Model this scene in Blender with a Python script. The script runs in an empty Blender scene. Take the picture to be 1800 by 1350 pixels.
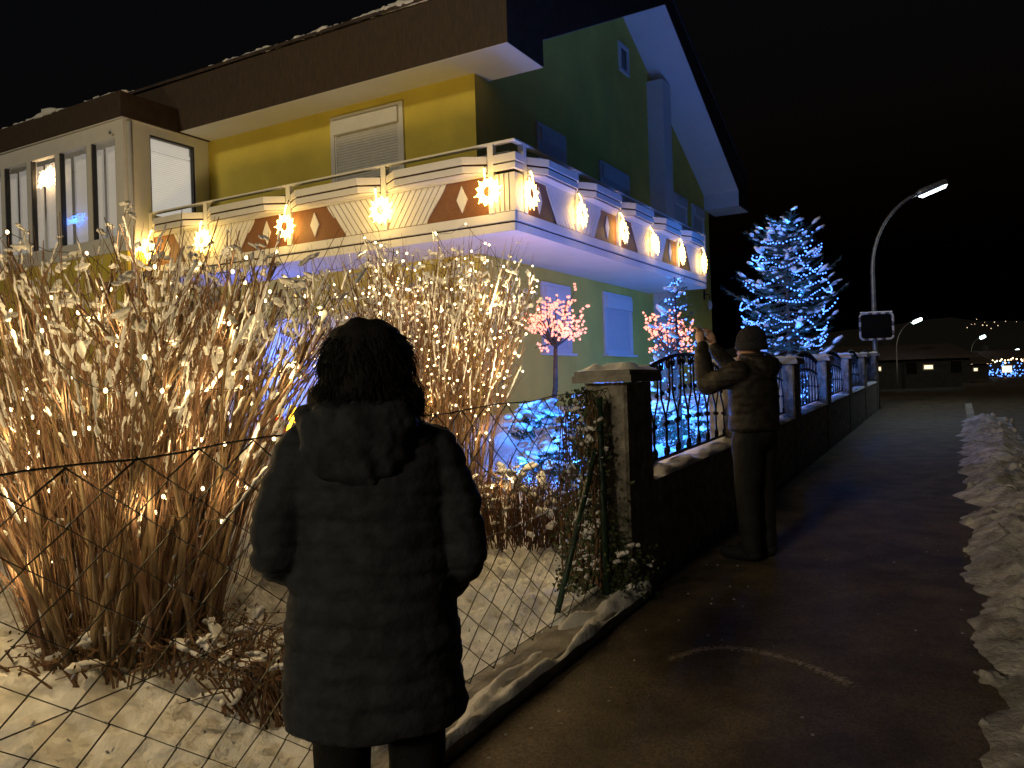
import bpy, bmesh, math, random
import numpy as np
from mathutils import Vector, Matrix, noise, Euler
R = math.radians
random.seed(7)
rnd = random.Random(11)
sc = bpy.context.scene
col = sc.collection

# ------------------------------------------------------------------ camera
cam_d = bpy.data.cameras.new('camera'); cam = bpy.data.objects.new('camera', cam_d); col.objects.link(cam)
cam_d.sensor_width = 36.0; cam_d.sensor_fit = 'HORIZONTAL'; cam_d.lens = 1430.0/1800.0*36.0
cam_d.clip_start = 0.05; cam_d.clip_end = 3000
cam.matrix_world = Matrix.Translation((0, 0, 1.45)) @ Matrix.Rotation(R(90+0.16), 4, 'X') @ Matrix.Rotation(R(-1.86), 4, 'Z')
sc.camera = cam

# ------------------------------------------------------------------ night sky, warm sun lamp standing in for unseen light behind left, exposure
w = bpy.data.worlds.new('World'); sc.world = w; w.use_nodes = True
nt = w.node_tree; bg = nt.nodes['Background']
sky = nt.nodes.new('ShaderNodeTexSky'); sky.sky_type = 'NISHITA'; sky.sun_disc = False
sky.sun_elevation = R(-3.9); sky.sun_rotation = R(213)
nt.links.new(sky.outputs[0], bg.inputs[0]); bg.inputs[1].default_value = 0.12
sun_d = bpy.data.lights.new('unseen_left_light', 'SUN'); sun_d.energy = .62; sun_d.angle = R(6); sun_d.color = (1.0, .84, .56)
sun = bpy.data.objects.new('unseen_left_light', sun_d); col.objects.link(sun)
sun.rotation_euler = Vector((.54, .78, -.36)).to_track_quat('-Z', 'Y').to_euler()
sc.view_settings.view_transform = 'Standard'; sc.view_settings.look = 'None'
sc.view_settings.exposure = 0.0; sc.view_settings.gamma = 1.0
sc.cycles.use_denoising = True
sc.cycles.use_light_tree = True
sc.cycles.sample_clamp_indirect = 1.5
sc.cycles.max_bounces = 6
sc.cycles.caustics_reflective = False; sc.cycles.caustics_refractive = False

# ------------------------------------------------------------------ frames of the place
S = Vector((.480, .877, 0)); N = Vector((-.877, .480, 0))      # along the street, into the garden
STREET = math.atan2(.877, .480)
SLOPE = .026
def sm(t): t = max(0.0, min(1.0, t)); return t*t*(3-2*t)
def zg(s, p):                                                    # height of the ground
    z = SLOPE*min(s, 26.0) if s > -10 else -SLOPE*10
    return z
def zgard(s, p): return zg(s, p) + .03 + .60*sm((p-2.3)/3.2)
def sp(x, y): return x*S.x+y*S.y, x*N.x+y*N.y
def W(s, p, z=0): v = S*s+N*p; return Vector((v.x, v.y, z))
def gz(x, y): return zgard(*sp(x, y))

# ------------------------------------------------------------------ materials
MATS = {}
def mat(name, c, rough=.7, var=.15, scale=8.0, bump=.0, bscale=40., metal=0., spec=.4, c2=None, emit=None, coord='Object', detail=4., stretch=None):
    if name in MATS: return MATS[name]
    m = bpy.data.materials.new(name); m.use_nodes = True; t = m.node_tree; b = t.nodes['Principled BSDF']
    b.inputs['Roughness'].default_value = rough; b.inputs['Metallic'].default_value = metal
    b.inputs['Specular IOR Level'].default_value = spec
    tc = t.nodes.new('ShaderNodeTexCoord'); src = tc.outputs[coord]
    if stretch:
        mp = t.nodes.new('ShaderNodeMapping'); mp.inputs['Scale'].default_value = stretch
        t.links.new(src, mp.inputs[0]); src = mp.outputs[0]
    nz = t.nodes.new('ShaderNodeTexNoise'); nz.inputs['Scale'].default_value = scale; nz.inputs['Detail'].default_value = detail
    t.links.new(src, nz.inputs['Vector'])
    rp = t.nodes.new('ShaderNodeValToRGB')
    lo = [x*(1-var) for x in c]; hi = list(c2) if c2 else [min(1, x*(1+var)) for x in c]
    rp.color_ramp.elements[0].color = (*lo, 1); rp.color_ramp.elements[1].color = (*hi, 1)
    rp.color_ramp.elements[0].position = .35; rp.color_ramp.elements[1].position = .68
    t.links.new(nz.outputs[0], rp.inputs[0]); t.links.new(rp.outputs[0], b.inputs['Base Color'])
    if bump:
        n2 = t.nodes.new('ShaderNodeTexNoise'); n2.inputs['Scale'].default_value = bscale; n2.inputs['Detail'].default_value = 5
        t.links.new(src, n2.inputs['Vector'])
        bp = t.nodes.new('ShaderNodeBump'); bp.inputs['Strength'].default_value = bump; bp.inputs['Distance'].default_value = .02
        t.links.new(n2.outputs[0], bp.inputs['Height']); t.links.new(bp.outputs[0], b.inputs['Normal'])
    if emit:
        b.inputs['Emission Color'].default_value = (*emit[0], 1); b.inputs['Emission Strength'].default_value = emit[1]
    MATS[name] = m
    return m
def glow(name, c, strength):
    m = mat(name, [x*.6 for x in c], .4, .05, 30, emit=(c, strength))
    m.cycles.emission_sampling = 'NONE'
    return m
M_snow = mat('snow', (.78, .78, .79), .6, .06, 6, .35, 55, spec=.3)
M_garden = mat('garden_snow', (.74, .74, .75), .65, .14, 9, 1.0, 30, spec=.25)
M_dirtysnow = mat('ploughed_snow', (.36, .34, .32), .75, .4, 6, .8, 40, spec=.2, c2=(.56, .55, .54))
M_asphalt = mat('asphalt', (.082, .060, .036), .6, .45, 4, .6, 160, spec=.4, c2=(.130, .096, .060), detail=9)
def grit(m, sc_, lo, hi):
    t = m.node_tree; b = t.nodes['Principled BSDF']; src = b.inputs['Base Color'].links[0].from_socket
    tc = t.nodes.new('ShaderNodeTexCoord'); v = t.nodes.new('ShaderNodeTexVoronoi'); v.inputs['Scale'].default_value = sc_; t.links.new(tc.outputs['Object'], v.inputs['Vector'])
    mr_ = t.nodes.new('ShaderNodeMapRange'); mr_.inputs[3].default_value = lo; mr_.inputs[4].default_value = hi; t.links.new(v.outputs['Color'], mr_.inputs[0])
    mx = t.nodes.new('ShaderNodeMix'); mx.data_type = 'RGBA'; mx.blend_type = 'MULTIPLY'; mx.inputs[0].default_value = 1; t.links.new(src, mx.inputs[6]); t.links.new(mr_.outputs[0], mx.inputs[7]); t.links.new(mx.outputs[2], b.inputs['Base Color'])
grit(M_asphalt, 95, .45, 1.6)
M_ground = mat('winter_ground', (.05, .05, .045), .9, .4, 1.5, .3, 8)
M_concrete = mat('concrete', (.30, .28, .25), .85, .35, 7, .6, 60, c2=(.42, .40, .36))
M_pillar = mat('pillar_plaster', (.24, .22, .19), .9, .45, 9, .8, 28, c2=(.36, .33, .28), detail=8)
M_wall = mat('yellow_render', (.66, .54, .10), .85, .10, 1.1, .25, 180, spec=.2)
M_white = mat('white_paint', (.72, .71, .68), .5, .03, 5, .03, 60)
M_soffit = mat('white_soffit', (.74, .73, .70), .7, .03, 2)
M_brown = mat('brown_panel', (.20, .085, .035), .55, .18, 14, .12, 60, stretch=(1, 1, 8))
M_fascia = mat('dark_brown_fascia', (.052, .033, .020), .6, .22, 5, .1, 50, stretch=(6, 1, 1))
M_tile = mat('roof_tile', (.05, .035, .03), .8, .3, 6, .4, 20)
M_gap = mat('shadow_gap_brown', (.05, .025, .012), .8, .1)
M_shutter = mat('shutter', (.66, .65, .62), .5, .04, 8)
M_iron = mat('wrought_iron', (.012, .012, .014), .45, .3, 30, .2, 80, metal=.4)
M_wire = mat('fence_wire', (.06, .065, .055), .4, .3, 30, metal=.6)
M_post = mat('green_post', (.012, .034, .02), .5, .3, 30)
M_galv = mat('galvanised_steel', (.22, .23, .24), .45, .2, 12, metal=.7)
M_bark = mat('bark_tan', (.21, .145, .08), .85, .45, 26, .6, 60, c2=(.36, .26, .15), stretch=(1, 1, .15))
M_bark3 = mat('bark_grey', (.17, .12, .075), .85, .45, 26, .6, 60, c2=(.30, .22, .14), stretch=(1, 1, .15))
M_bark2 = mat('bark_red', (.18, .10, .065), .8, .4, 26, .5, 60, c2=(.29, .17, .11), stretch=(1, 1, .15))
M_twig = mat('twig_brown', (.13, .07, .035), .85, .4, 30, .3, 60)
M_dbark = mat('dark_bark', (.07, .05, .035), .9, .4, 20, .6, 40)
M_needle = mat('spruce_needle', (.030, .060, .035), .7, .4, 6, c2=(.055, .095, .055))
M_leaf = mat('ivy_leaf', (.035, .06, .018), .5, .5, 14, c2=(.08, .11, .04))
M_deadleaf = mat('dead_leaf', (.10, .065, .03), .8, .4, 14)
M_coat = mat('quilted_coat', (.034, .038, .048), .75, .3, 20, .2, 60, spec=.3)
M_jacket = mat('brown_jacket', (.019, .015, .012), .6, .25, 14, .25, 90, spec=.3)
M_trous = mat('black_trousers', (.004, .004, .005), .8, .3, 20, .2, 120)
M_hair = mat('dark_hair', (.007, .005, .004), .8, .3, 60, .3, 200, stretch=(1, 1, .2))
M_skin = mat('skin', (.50, .30, .21), .55, .08, 20)
M_beanie = mat('knit_cap', (.012, .012, .018), .9, .3, 60, .5, 150)
M_phone = mat('phone_case', (.015, .015, .017), .3, .1)
M_cable = mat('light_cable', (.012, .018, .012), .6, .2)
M_mirrorframe = mat('mirror_frame', (.55, .52, .50), .5, .1, 20)
M_red = mat('red_plastic', (.45, .03, .02), .4, .15, 10)
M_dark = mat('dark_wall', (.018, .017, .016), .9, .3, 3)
M_ring = mat('window_seal', (.03, .03, .03), .5, .1)
G_star = glow('star_rope_light', (1, .60, .12), 12)
G_starc = glow('star_bulb', (1, .70, .26), 8)
G_warm = glow('warm_bulb', (1, .72, .38), 7)
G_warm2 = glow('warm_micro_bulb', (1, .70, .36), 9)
G_pink = glow('pink_blossom_bulb', (1, .36, .24), 1.9)
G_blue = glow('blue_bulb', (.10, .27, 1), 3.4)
G_lamp = glow('street_lamp_tube', (.75, .95, 1), 6)
G_win = glow('lit_window', (1, .75, .45), 2)
G_yellow = glow('yellow_figure_light', (1, .62, .06), 1.6)
G_redf = glow('red_figure_light', (.8, .05, .02), .14)

def glass(name):
    m = bpy.data.materials.new(name); m.use_nodes = True; t = m.node_tree
    for n_ in list(t.nodes): t.nodes.remove(n_)
    o = t.nodes.new('ShaderNodeOutputMaterial'); mx = t.nodes.new('ShaderNodeMixShader'); tr = t.nodes.new('ShaderNodeBsdfTransparent'); gl = t.nodes.new('ShaderNodeBsdfGlossy')
    fr = t.nodes.new('ShaderNodeFresnel'); fr.inputs[0].default_value = 1.5
    nz = t.nodes.new('ShaderNodeTexNoise'); nz.inputs['Scale'].default_value = 1.2; bp = t.nodes.new('ShaderNodeBump'); bp.inputs['Strength'].default_value = .03
    t.links.new(nz.outputs[0], bp.inputs['Height']); t.links.new(bp.outputs[0], gl.inputs['Normal'])
    gl.inputs['Roughness'].default_value = .03
    ge = t.nodes.new('ShaderNodeNewGeometry'); inv = t.nodes.new('ShaderNodeMath'); inv.operation = 'SUBTRACT'; inv.inputs[0].default_value = 1; ml = t.nodes.new('ShaderNodeMath'); ml.operation = 'MULTIPLY'
    t.links.new(ge.outputs['Backfacing'], inv.inputs[1]); t.links.new(inv.outputs[0], ml.inputs[0]); t.links.new(fr.outputs[0], ml.inputs[1]); t.links.new(ml.outputs[0], mx.inputs[0]); t.links.new(tr.outputs[0], mx.inputs[1]); t.links.new(gl.outputs[0], mx.inputs[2]); t.links.new(mx.outputs[0], o.inputs[0])
    return m
M_glass = glass('window_glass')
M_mirror = mat('mirror_glass', (.05, .055, .06), .06, .05, metal=.9)
# blinds behind glass: the lit room's light is put into their emission
M_blind = mat('lit_blind', (.70, .69, .66), .7, .05, 4, emit=((1, .95, .85), .38)); M_blind.cycles.emission_sampling = 'NONE'
M_curtain = mat('lit_vertical_blind', (.66, .65, .64), .7, .06, 4, emit=((1, .96, .9), .16)); M_curtain.cycles.emission_sampling = 'NONE'

# ------------------------------------------------------------------ mesh helpers
def _ico(sub):
    b = bmesh.new(); bmesh.ops.create_icosphere(b, subdivisions=sub, radius=1)
    b.verts.ensure_lookup_table()
    v = np.array([x.co[:] for x in b.verts]); f = [tuple(y.index for y in x.verts) for x in b.faces]; b.free(); return v, f
ICO = {k: _ico(k) for k in (1, 2, 3)}
def fbm(p, sc_, oct_=3):
    a = 0; amp = 1
    q = Vector(p)*sc_
    for _ in range(oct_): a += noise.noise(q)*amp; q = q*2.03; amp *= .5
    return a
class MB:
    def __init__(s): s.v = []; s.f = []
    def add(s, v, f):
        n0 = len(s.v); s.v.extend(tuple(x) for x in v); s.f.extend(tuple(i+n0 for i in q) for q in f); return s
    def box(s, x0, x1, y0, y1, z0, z1):
        v = [(x, y, z) for z in (z0, z1) for y in (y0, y1) for x in (x0, x1)]
        return s.add(v, [(0, 2, 3, 1), (4, 5, 7, 6), (0, 1, 5, 4), (2, 6, 7, 3), (0, 4, 6, 2), (1, 3, 7, 5)])
    def prism(s, poly, fn, h0, h1):                    # poly of (a,b); fn(a,b,h) -> xyz
        n_ = len(poly)
        s.add([fn(a, b, h0) for a, b in poly]+[fn(a, b, h1) for a, b in poly],
              [tuple(range(n_))[::-1], tuple(range(n_, 2*n_))]+[(i, (i+1) % n_, n_+(i+1) % n_, n_+i) for i in range(n_)])
        return s
    def tube(s, pts, rad, n=6, closed=False, cap=True):
        pts = [Vector(p) for p in pts]; m = len(pts)
        if not hasattr(rad, '__len__'): rad = [rad]*m
        up = None; rings = []
        for i, p in enumerate(pts):
            if closed: d = pts[(i+1) % m]-pts[i-1]
            else: d = pts[min(i+1, m-1)]-pts[max(i-1, 0)]
            if d.length < 1e-9: d = Vector((0, 0, 1))
            d.normalize()
            if up is None: up = d.orthogonal().normalized()
            up = up-d*up.dot(d)
            if up.length < 1e-6: up = d.orthogonal()
            up.normalize(); sd = d.cross(up)
            rings.append([p+(up*math.cos(2*math.pi*k/n)+sd*math.sin(2*math.pi*k/n))*rad[i] for k in range(n)])
        v = [q for r in rings for q in r]; f = []
        for i in range(m if closed else m-1):
            j = (i+1) % m
            for k in range(n): f.append((i*n+k, i*n+(k+1) % n, j*n+(k+1) % n, j*n+k))
        if cap and not closed: f.append(tuple(range(n))[::-1]); f.append(tuple(range((m-1)*n, m*n)))
        return s.add(v, f)
    def ball(s, c, r, sub=1, squash=None):
        v, f = ICO[sub]; q = np.array(squash) if squash else np.ones(3)
        return s.add(v*(q*r)+np.array(c), f)
    def lump(s, c, rad, seed=0, sub=2, amp=.35, rot=None, fr=1.3):
        v, f = ICO[sub]; out = []
        for x in v:
            d = 1+amp*fbm((x[0]+seed*7.3, x[1]-seed*3.1, x[2]+seed), fr, 2)
            q = Vector((x[0]*d*rad[0], x[1]*d*rad[1], x[2]*d*rad[2]))
            if rot is not None: q = rot @ q
            out.append((q.x+c[0], q.y+c[1], q.z+c[2]))
        return s.add(out, f)
    def loft(s, rings, n=20):                           # ring: (center, rx, ry[, matrix])
        v = []; f = []
        for r_ in rings:
            c = Vector(r_[0]); M_ = r_[3] if len(r_) > 3 else None
            for k in range(n):
                a = 2*math.pi*k/n; q = Vector((r_[1]*math.cos(a), r_[2]*math.sin(a), 0))
                if M_ is not None: q = M_ @ q
                v.append(c+q)
        m = len(rings)
        for i in range(m-1):
            for k in range(n): f.append((i*n+k, i*n+(k+1) % n, (i+1)*n+(k+1) % n, (i+1)*n+k))
        f.append(tuple(range(n))[::-1]); f.append(tuple(range((m-1)*n, m*n)))
        return s.add(v, f)
    def mesh(s, name, m, smooth=False):
        me = bpy.data.meshes.new(name); me.from_pydata([tuple(x) for x in s.v], [], s.f)
        if m: me.materials.append(m)
        if smooth: me.polygons.foreach_set('use_smooth', [True]*len(me.polygons))
        me.update(); return me
    def obj(s, name, m, parent=None, smooth=False, loc=None, kind=None):
        return link(name, s.mesh(name, m, smooth), parent, loc, kind=kind)
def link(name, me, parent=None, loc=None, rot=None, scale=None, kind=None):
    o = bpy.data.objects.new(name, me); col.objects.link(o)
    if parent: o.parent = parent
    if loc is not None: o.location = loc
    if rot is not None: o.rotation_euler = rot
    if scale is not None: o.scale = scale
    if kind: o['kind'] = kind
    return o
def tag(o, label, cat, group=None):
    o['label'] = label; o['category'] = cat
    if group: o['group'] = group
    return o
def thing(name, label, cat, loc, rz=0, group=None):
    o = bpy.data.objects.new(name, None); o.empty_display_size = .1; col.objects.link(o)
    o.location = loc; o.rotation_euler = (0, 0, rz); return tag(o, label, cat, group)
def structure(o): o['kind'] = 'structure'; return o
def lamp(parent, loc, power, color, r=.02, name='lamp_light'):
    d = bpy.data.lights.new(name, 'POINT'); d.energy = power; d.color = color; d.shadow_soft_size = r
    o = bpy.data.objects.new(name, d); col.objects.link(o); o.location = loc
    if parent: o.parent = parent
    return o
WARM = (1, .70, .31); STAR = (1, .62, .17); BLUE = (.03, .22, 1); PINK = (1, .42, .26)
def remeshed(name, mb, m, parent, voxel=.012, smooth_it=6, disp=None):
    me0 = mb.mesh('tmp', None); o = bpy.data.objects.new('tmp', me0); col.objects.link(o)
    r_ = o.modifiers.new('r', 'REMESH'); r_.mode = 'VOXEL'; r_.voxel_size = voxel
    if smooth_it: q = o.modifiers.new('s', 'SMOOTH'); q.iterations = smooth_it; q.factor = .5
    dg = bpy.context.evaluated_depsgraph_get()
    me = bpy.data.meshes.new_from_object(o.evaluated_get(dg)); bpy.data.objects.remove(o)
    if disp:
        co = [v.co.copy() for v in me.vertices]; no = [v.normal.copy() for v in me.vertices]
        for v, c, n_ in zip(me.vertices, co, no): v.co = c+n_*disp(c, n_)
    me.materials.clear(); me.materials.append(m); me.polygons.foreach_set('use_smooth', [True]*len(me.polygons)); me.update()
    return link(name, me, parent)

# ------------------------------------------------------------------ ground
def sheet(name, m, s0, s1, p0, p1, ds, dp, zf, kind='structure'):
    ns = max(2, int((s1-s0)/ds)+1); np_ = max(2, int(abs(p1-p0)/dp)+1); v = []; f = []
    for i in range(ns):
        s_ = s0+(s1-s0)*i/(ns-1)
        for j in range(np_):
            p_ = p0+(p1-p0)*j/(np_-1); q = W(s_, p_); v.append((q.x, q.y, zf(s_, p_)))
    for i in range(ns-1):
        for j in range(np_-1): a = i*np_+j; f.append((a, a+np_, a+np_+1, a+1))
    b = MB(); b.v = v; b.f = f; o = b.obj(name, m, smooth=True)
    if kind: o['kind'] = kind
    return o
sheet('ground', M_ground, -1500, 1500, -1500, 1500, 60, 60, lambda s, p: -.9 if s < 24 else -.2+min(1, (s-24)/60)*.75)
sheet('road', M_asphalt, -12, 130, -7.5, -.30, 1.0, .9, lambda s, p: zg(s, p)-.10+.0*p)
sheet('side_road', M_asphalt, 23.9, 40, -.31, 16, 1, 1, lambda s, p: zg(s, p)-.05)
def z_side(s, p): return zg(s, p)+.012*fbm((s, p, 0), .8, 3)*.6
sheet('pavement', M_asphalt, -4, 24, -.16, 1.72, .12, .12, z_side)
kb = MB()
for i in range(28):
    s0 = -4+i*1.0; b = kb
    q = [W(s0+.006, -.30), W(s0+.994, -.30), W(s0+.994, -.15), W(s0+.006, -.15)]
    z0 = zg(s0+.5, 0)
    b.add([(x.x, x.y, zg(s0+(0 if k in (0, 3) else 1), 0)-.12) for k, x in enumerate(q)]+[(x.x, x.y, zg(s0+(0 if k in (0, 3) else 1), 0)+.006) for k, x in enumerate(q)],
          [(3, 2, 1, 0), (4, 5, 6, 7), (0, 1, 5, 4), (1, 2, 6, 5), (2, 3, 7, 6), (3, 0, 4, 7)])
structure(kb.obj('kerb', M_concrete))
# snow covered garden: fine near, coarse far
holes = [(-1.88, 3.9, .7), (-.82, 7.2, .8), (-.05, 6.55, .55)]
def z_garden(s, p):
    q = W(s, p); z = zgard(s, p)
    a = fbm((s*1.0, p*1.0, 3.1), 1.3, 3)*.06+fbm((s, p, 9.2), 6.5, 4)*.062
    a += max(0, fbm((s, p, 1.7), 13, 3)-.05)*.060
    for hx, hy, hr in holes:
        d = math.hypot(q.x-hx, q.y-hy)/hr
        if d < 1: a -= .06*(1-d*d)
    return z+a*min(1, max(0.25, (p-1.9)/.4))
sheet('garden_snow', M_garden, -1.2, 7.2, 1.93, 6.2, .03, .03, z_garden)
sheet('garden_lawn_snow', M_garden, 7.1, 26, 2.05, 8.5, .12, .12, lambda s, p: z_garden(s, p)-.01)
sheet('garden_back_snow', M_garden, -8, 7.2, 6.1, 14, .15, .15, lambda s, p: z_garden(s, p)-.005)
# concrete ledge under the wire fence, with broken snow on it
lb = MB(); pl = [(1.70, -.12), (1.70, .055), (1.715, .068), (1.955, .068), (1.955, -.12)]
for a in range(7):
    s0 = -1.2+a*.86; s1 = s0+.852
    pr = [W(s0, p_, z_+SLOPE*s0) for p_, z_ in pl]+[W(s1, p_, z_+SLOPE*s1) for p_, z_ in pl]; k = len(pl)
    lb.add(pr, [tuple(range(k)), tuple(range(k, 2*k))[::-1]]+[(i, k+i, k+(i+1) % k, (i+1) % k) for i in range(k)])
structure(lb.obj('ledge', M_concrete))
sb = MB(); n1, n2 = 150, 22
for i in range(n1+1):
    for j in range(n2+1):
        s_ = .3+4.5*i/n1; u = j/n2; p_ = 1.690+.29*u+.02*fbm((s_, 0, 1), 3, 2)*(1-u); q = W(s_, p_)
        g = fbm((s_*1.6, p_*5.0, 8), 1.5, 3)+.55*(abs(u-.5)*2)**2-.12
        e = 1-(abs(u-.5)*2)**8
        sb.v.append((q.x, q.y, SLOPE*s_+.055+(.013+max(-.03, min(.05, g*.075))+.012*fbm((s_, p_, 2), 14, 2))*e))
for i in range(n1):
    for j in range(n2): a_ = i*(n2+1)+j; sb.f.append((a_, a_+n2+1, a_+n2+2, a_+1))
sb.obj('ledge_snow', M_snow, smooth=True, kind='stuff')['label'] = 'broken crusts of snow along the concrete ledge below the wire fence'
bpy.data.objects['ledge_snow']['category'] = 'snow'

# ploughed snow between pavement and road
def z_bank(s, p):
    t = (p+.08)/-.80                                     # 0 at the pavement, 1 at the road
    h = max(0, math.sin(math.pi*min(1, max(0, t))))**1.0
    end = sm((19.0-s)/1.2)*sm((s+2)/2)
    a = .085*h*end*(1+.5*fbm((s, p, 4), .9, 2))
    a += h*end*((fbm((s, p, 2), 4.2, 4)+.3)*.09+abs(fbm((s, p, 7), 11, 3))*.05)
    return zg(s, p)-.012+a
edge = lambda s: .16*fbm((s, 0, 5), 1.6, 4)
bm_ = MB(); ns, np_ = 560, 26
for i in range(ns):
    s_ = 1.2+18.2*i/(ns-1)
    for j in range(np_):
        p_ = .0+edge(s_)*(1-j/(np_-1))-.86*j/(np_-1); q = W(s_, p_); bm_.v.append((q.x, q.y, z_bank(s_, -.06-.86*j/(np_-1))))
for i in range(ns-1):
    for j in range(np_-1): a = i*np_+j; bm_.f.append((a+1, a+np_+1, a+np_, a))
for i in range(110):
    s_ = 1.4+17*rnd.random()**1.5; t = rnd.random(); p_ = -.04-.86*t; q = W(s_, p_); r_ = rnd.uniform(.012, .06)
    bm_.lump((q.x, q.y, z_bank(s_, p_)+r_*.1), (r_*1.3, r_, r_*.8), i, 3 if r_ > .03 and s_ < 7 else 2, .5, Euler((rnd.random()*3, rnd.random()*3, rnd.random()*6)).to_matrix())
o = bm_.obj('snow_bank', M_dirtysnow, smooth=True, kind='stuff'); tag(o, 'lumpy bank of ploughed grey snow between pavement and road', 'snow bank')
cr = MB()
for i in range(60):
    s_ = rnd.uniform(2.2, 7); p_ = rnd.choice([rnd.uniform(1.25, 1.68), rnd.uniform(0, 1.6), rnd.uniform(-.1, .25)]); q = W(s_, p_); r_ = rnd.uniform(.003, .008)
    cr.lump((q.x, q.y, z_side(s_, p_)+r_*.4), (r_*1.3, r_, r_*.7), i, 1, .5)
o = cr.obj('snow_crumbs', M_dirtysnow, kind='stuff'); tag(o, 'scattered crumbs of snow on the dark pavement', 'snow')
# pale salt streak scraped across the pavement
def gp(x, y):                                            # pavement point (world x,y)
    s_, p_ = sp(x, y); return (x, y, z_side(s_, p_)+.004)
st = [(.72, 3.95), (.80, 4.00), (.88, 4.06), (.99, 4.08), (1.10, 4.05), (1.20, 3.98), (1.28, 3.88), (1.35, 3.76), (1.40, 3.64), (1.43, 3.56)]
sk = MB(); L_ = len(st)
dens = [(st[i][0]+(st[i+1][0]-st[i][0])*k/6, st[i][1]+(st[i+1][1]-st[i][1])*k/6) for i in range(L_-1) for k in range(6)]
for i, (x, y) in enumerate(dens):
    for k in range(16):
        a = rnd.gauss(0, .013); b = rnd.gauss(0, .017); r_ = rnd.uniform(.002, .0055)
        g = gp(x+a, y+b); sk.add([(g[0]-r_*2, g[1], g[2]), (g[0]+r_*.3, g[1]-r_, g[2]), (g[0]+r_*2, g[1]+r_*.4, g[2]), (g[0]-r_*.2, g[1]+r_, g[2])], [(0, 1, 2, 3)])
M_salt = mat('salt_streak', (.42, .37, .30), .9, .3, 30)
o = sk.obj('salt_streak', M_salt, kind='stuff'); tag(o, 'faint pale curved streak scraped across the dark pavement', 'streak')
ck = [(-.04, 2.86), (.06, 2.84), (.14, 2.85), (.24, 2.81), (.36, 2.80), (.45, 2.77)]
cb = MB()
for i in range(len(ck)-1):
    (x0, y0), (x1, y1) = ck[i], ck[i+1]; a = gp(x0, y0); b = gp(x1, y1); h = .005
    cb.add([(a[0], a[1]-h, a[2]), (b[0], b[1]-h*.6, b[2]), (b[0], b[1]+h*.6, b[2]), (a[0], a[1]+h, a[2])], [(0, 1, 2, 3)])
o = cb.obj('pavement_crack', mat('crack_black', (.004, .004, .004), .95, .1)); o['kind'] = 'structure'

# ------------------------------------------------------------------ house
HA = R(-29.6)
house = thing('house', 'large yellow two storey house with brown roof and white wraparound balcony', 'house', (-.46, 13.55, 0), HA)
H0 = lambda a, b, h: (h, a, b)        # profile (y,z) pushed along x
HL = 13.75; RY = HL/2
def hb(name, m, *box): b = MB(); b.box(*box); return b.obj(name, m, house)
# walls (left face y=0, gable x=0)
wl = MB(); wl.box(-14, 0, 0, .3, .2, 6.72); wl.obj('wall', M_wall, house)
wg = MB(); wg.prism([(.302, .2), (HL, .2), (HL, 7.3), (RY, 10.3), (.302, 7.2)], H0, -.3, 0); wg.obj('wall', M_wall, house)
hb('plinth_panel', M_white, -6.2, -1.2, -.02, -.002, .2, 2.9)
# roof body, dark fascia, white soffits
prof = [(-.75, 6.70), (-.75, 7.70), (RY, 10.80), (HL+.75, 7.70), (HL+.75, 6.70), (HL-.45, 6.70), (HL-.45, 7.15), (RY, 10.27), (.45, 7.15), (.45, 6.70)]
rf = MB(); rf.prism(prof, H0, -13.98, 1.07); roof = rf.obj('roof', M_fascia, house)
tl = MB(); tl.prism([(-.80, 7.705), (RY, 10.82), (HL+.8, 7.705), (HL+.8, 7.76), (RY, 10.9), (-.80, 7.76)], H0, -14, 1.10); tl.obj('tiles', M_tile, roof)
for y0, y1, z0, z1, nm in ((-.745, .445, 6.694, 6.694, 0), (HL-.445, HL+.745, 6.694, 6.694, 0)):
    b = MB(); b.box(.002 if y0 > 0 else -6.4, 1.064, y0, y1, z0-.006, z0); b.obj('soffit', M_soffit, house)
for a, b_ in (((.455, 7.145), (RY, 10.262)), ((RY, 10.262), (HL-.455, 7.145))):
    b = MB(); b.prism([a, b_, (b_[0], b_[1]-.008), (a[0], a[1]-.008)], H0, .003, 1.066); b.obj('soffit', M_soffit, house)
b = MB(); b.box(.003, 1.066, HL-.464, HL-.452, 6.69, 7.14); b.obj('soffit', M_soffit, house)
sn = MB()
x = 1.0
while x > -13:
    g = fbm((x, 0, 2), .55, 2)
    if g > .0:
        r_ = rnd.uniform(.03, .05)+.12*min(.6, g)*rnd.random(); sn.lump((x, -.74+rnd.uniform(0, .1), 7.765+r_*.15), (r_*2.2, r_*1.2, r_*.7), int(x*50), 2, .8)
    x -= rnd.uniform(.04, .12)
x = -6.5
while x > -13:
    g = fbm((x, 3, 2), .6, 2)
    if g > -.15:
        r_ = rnd.uniform(.03, .05)+.14*max(0, min(.6, g))*rnd.random(); sn.lump((x, -1.95+rnd.uniform(0, .1), 7.15+r_*.15), (r_*2.2, r_*1.2, r_*.7), int(x*50), 2, .8)
    x -= rnd.uniform(.06, .18)
sn.obj('roof_snow', M_snow, roof, smooth=True, kind='stuff')
hb('chimney_breast', M_white, .002, .42, 8.42, 9.05, .3, 9.15)
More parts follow.
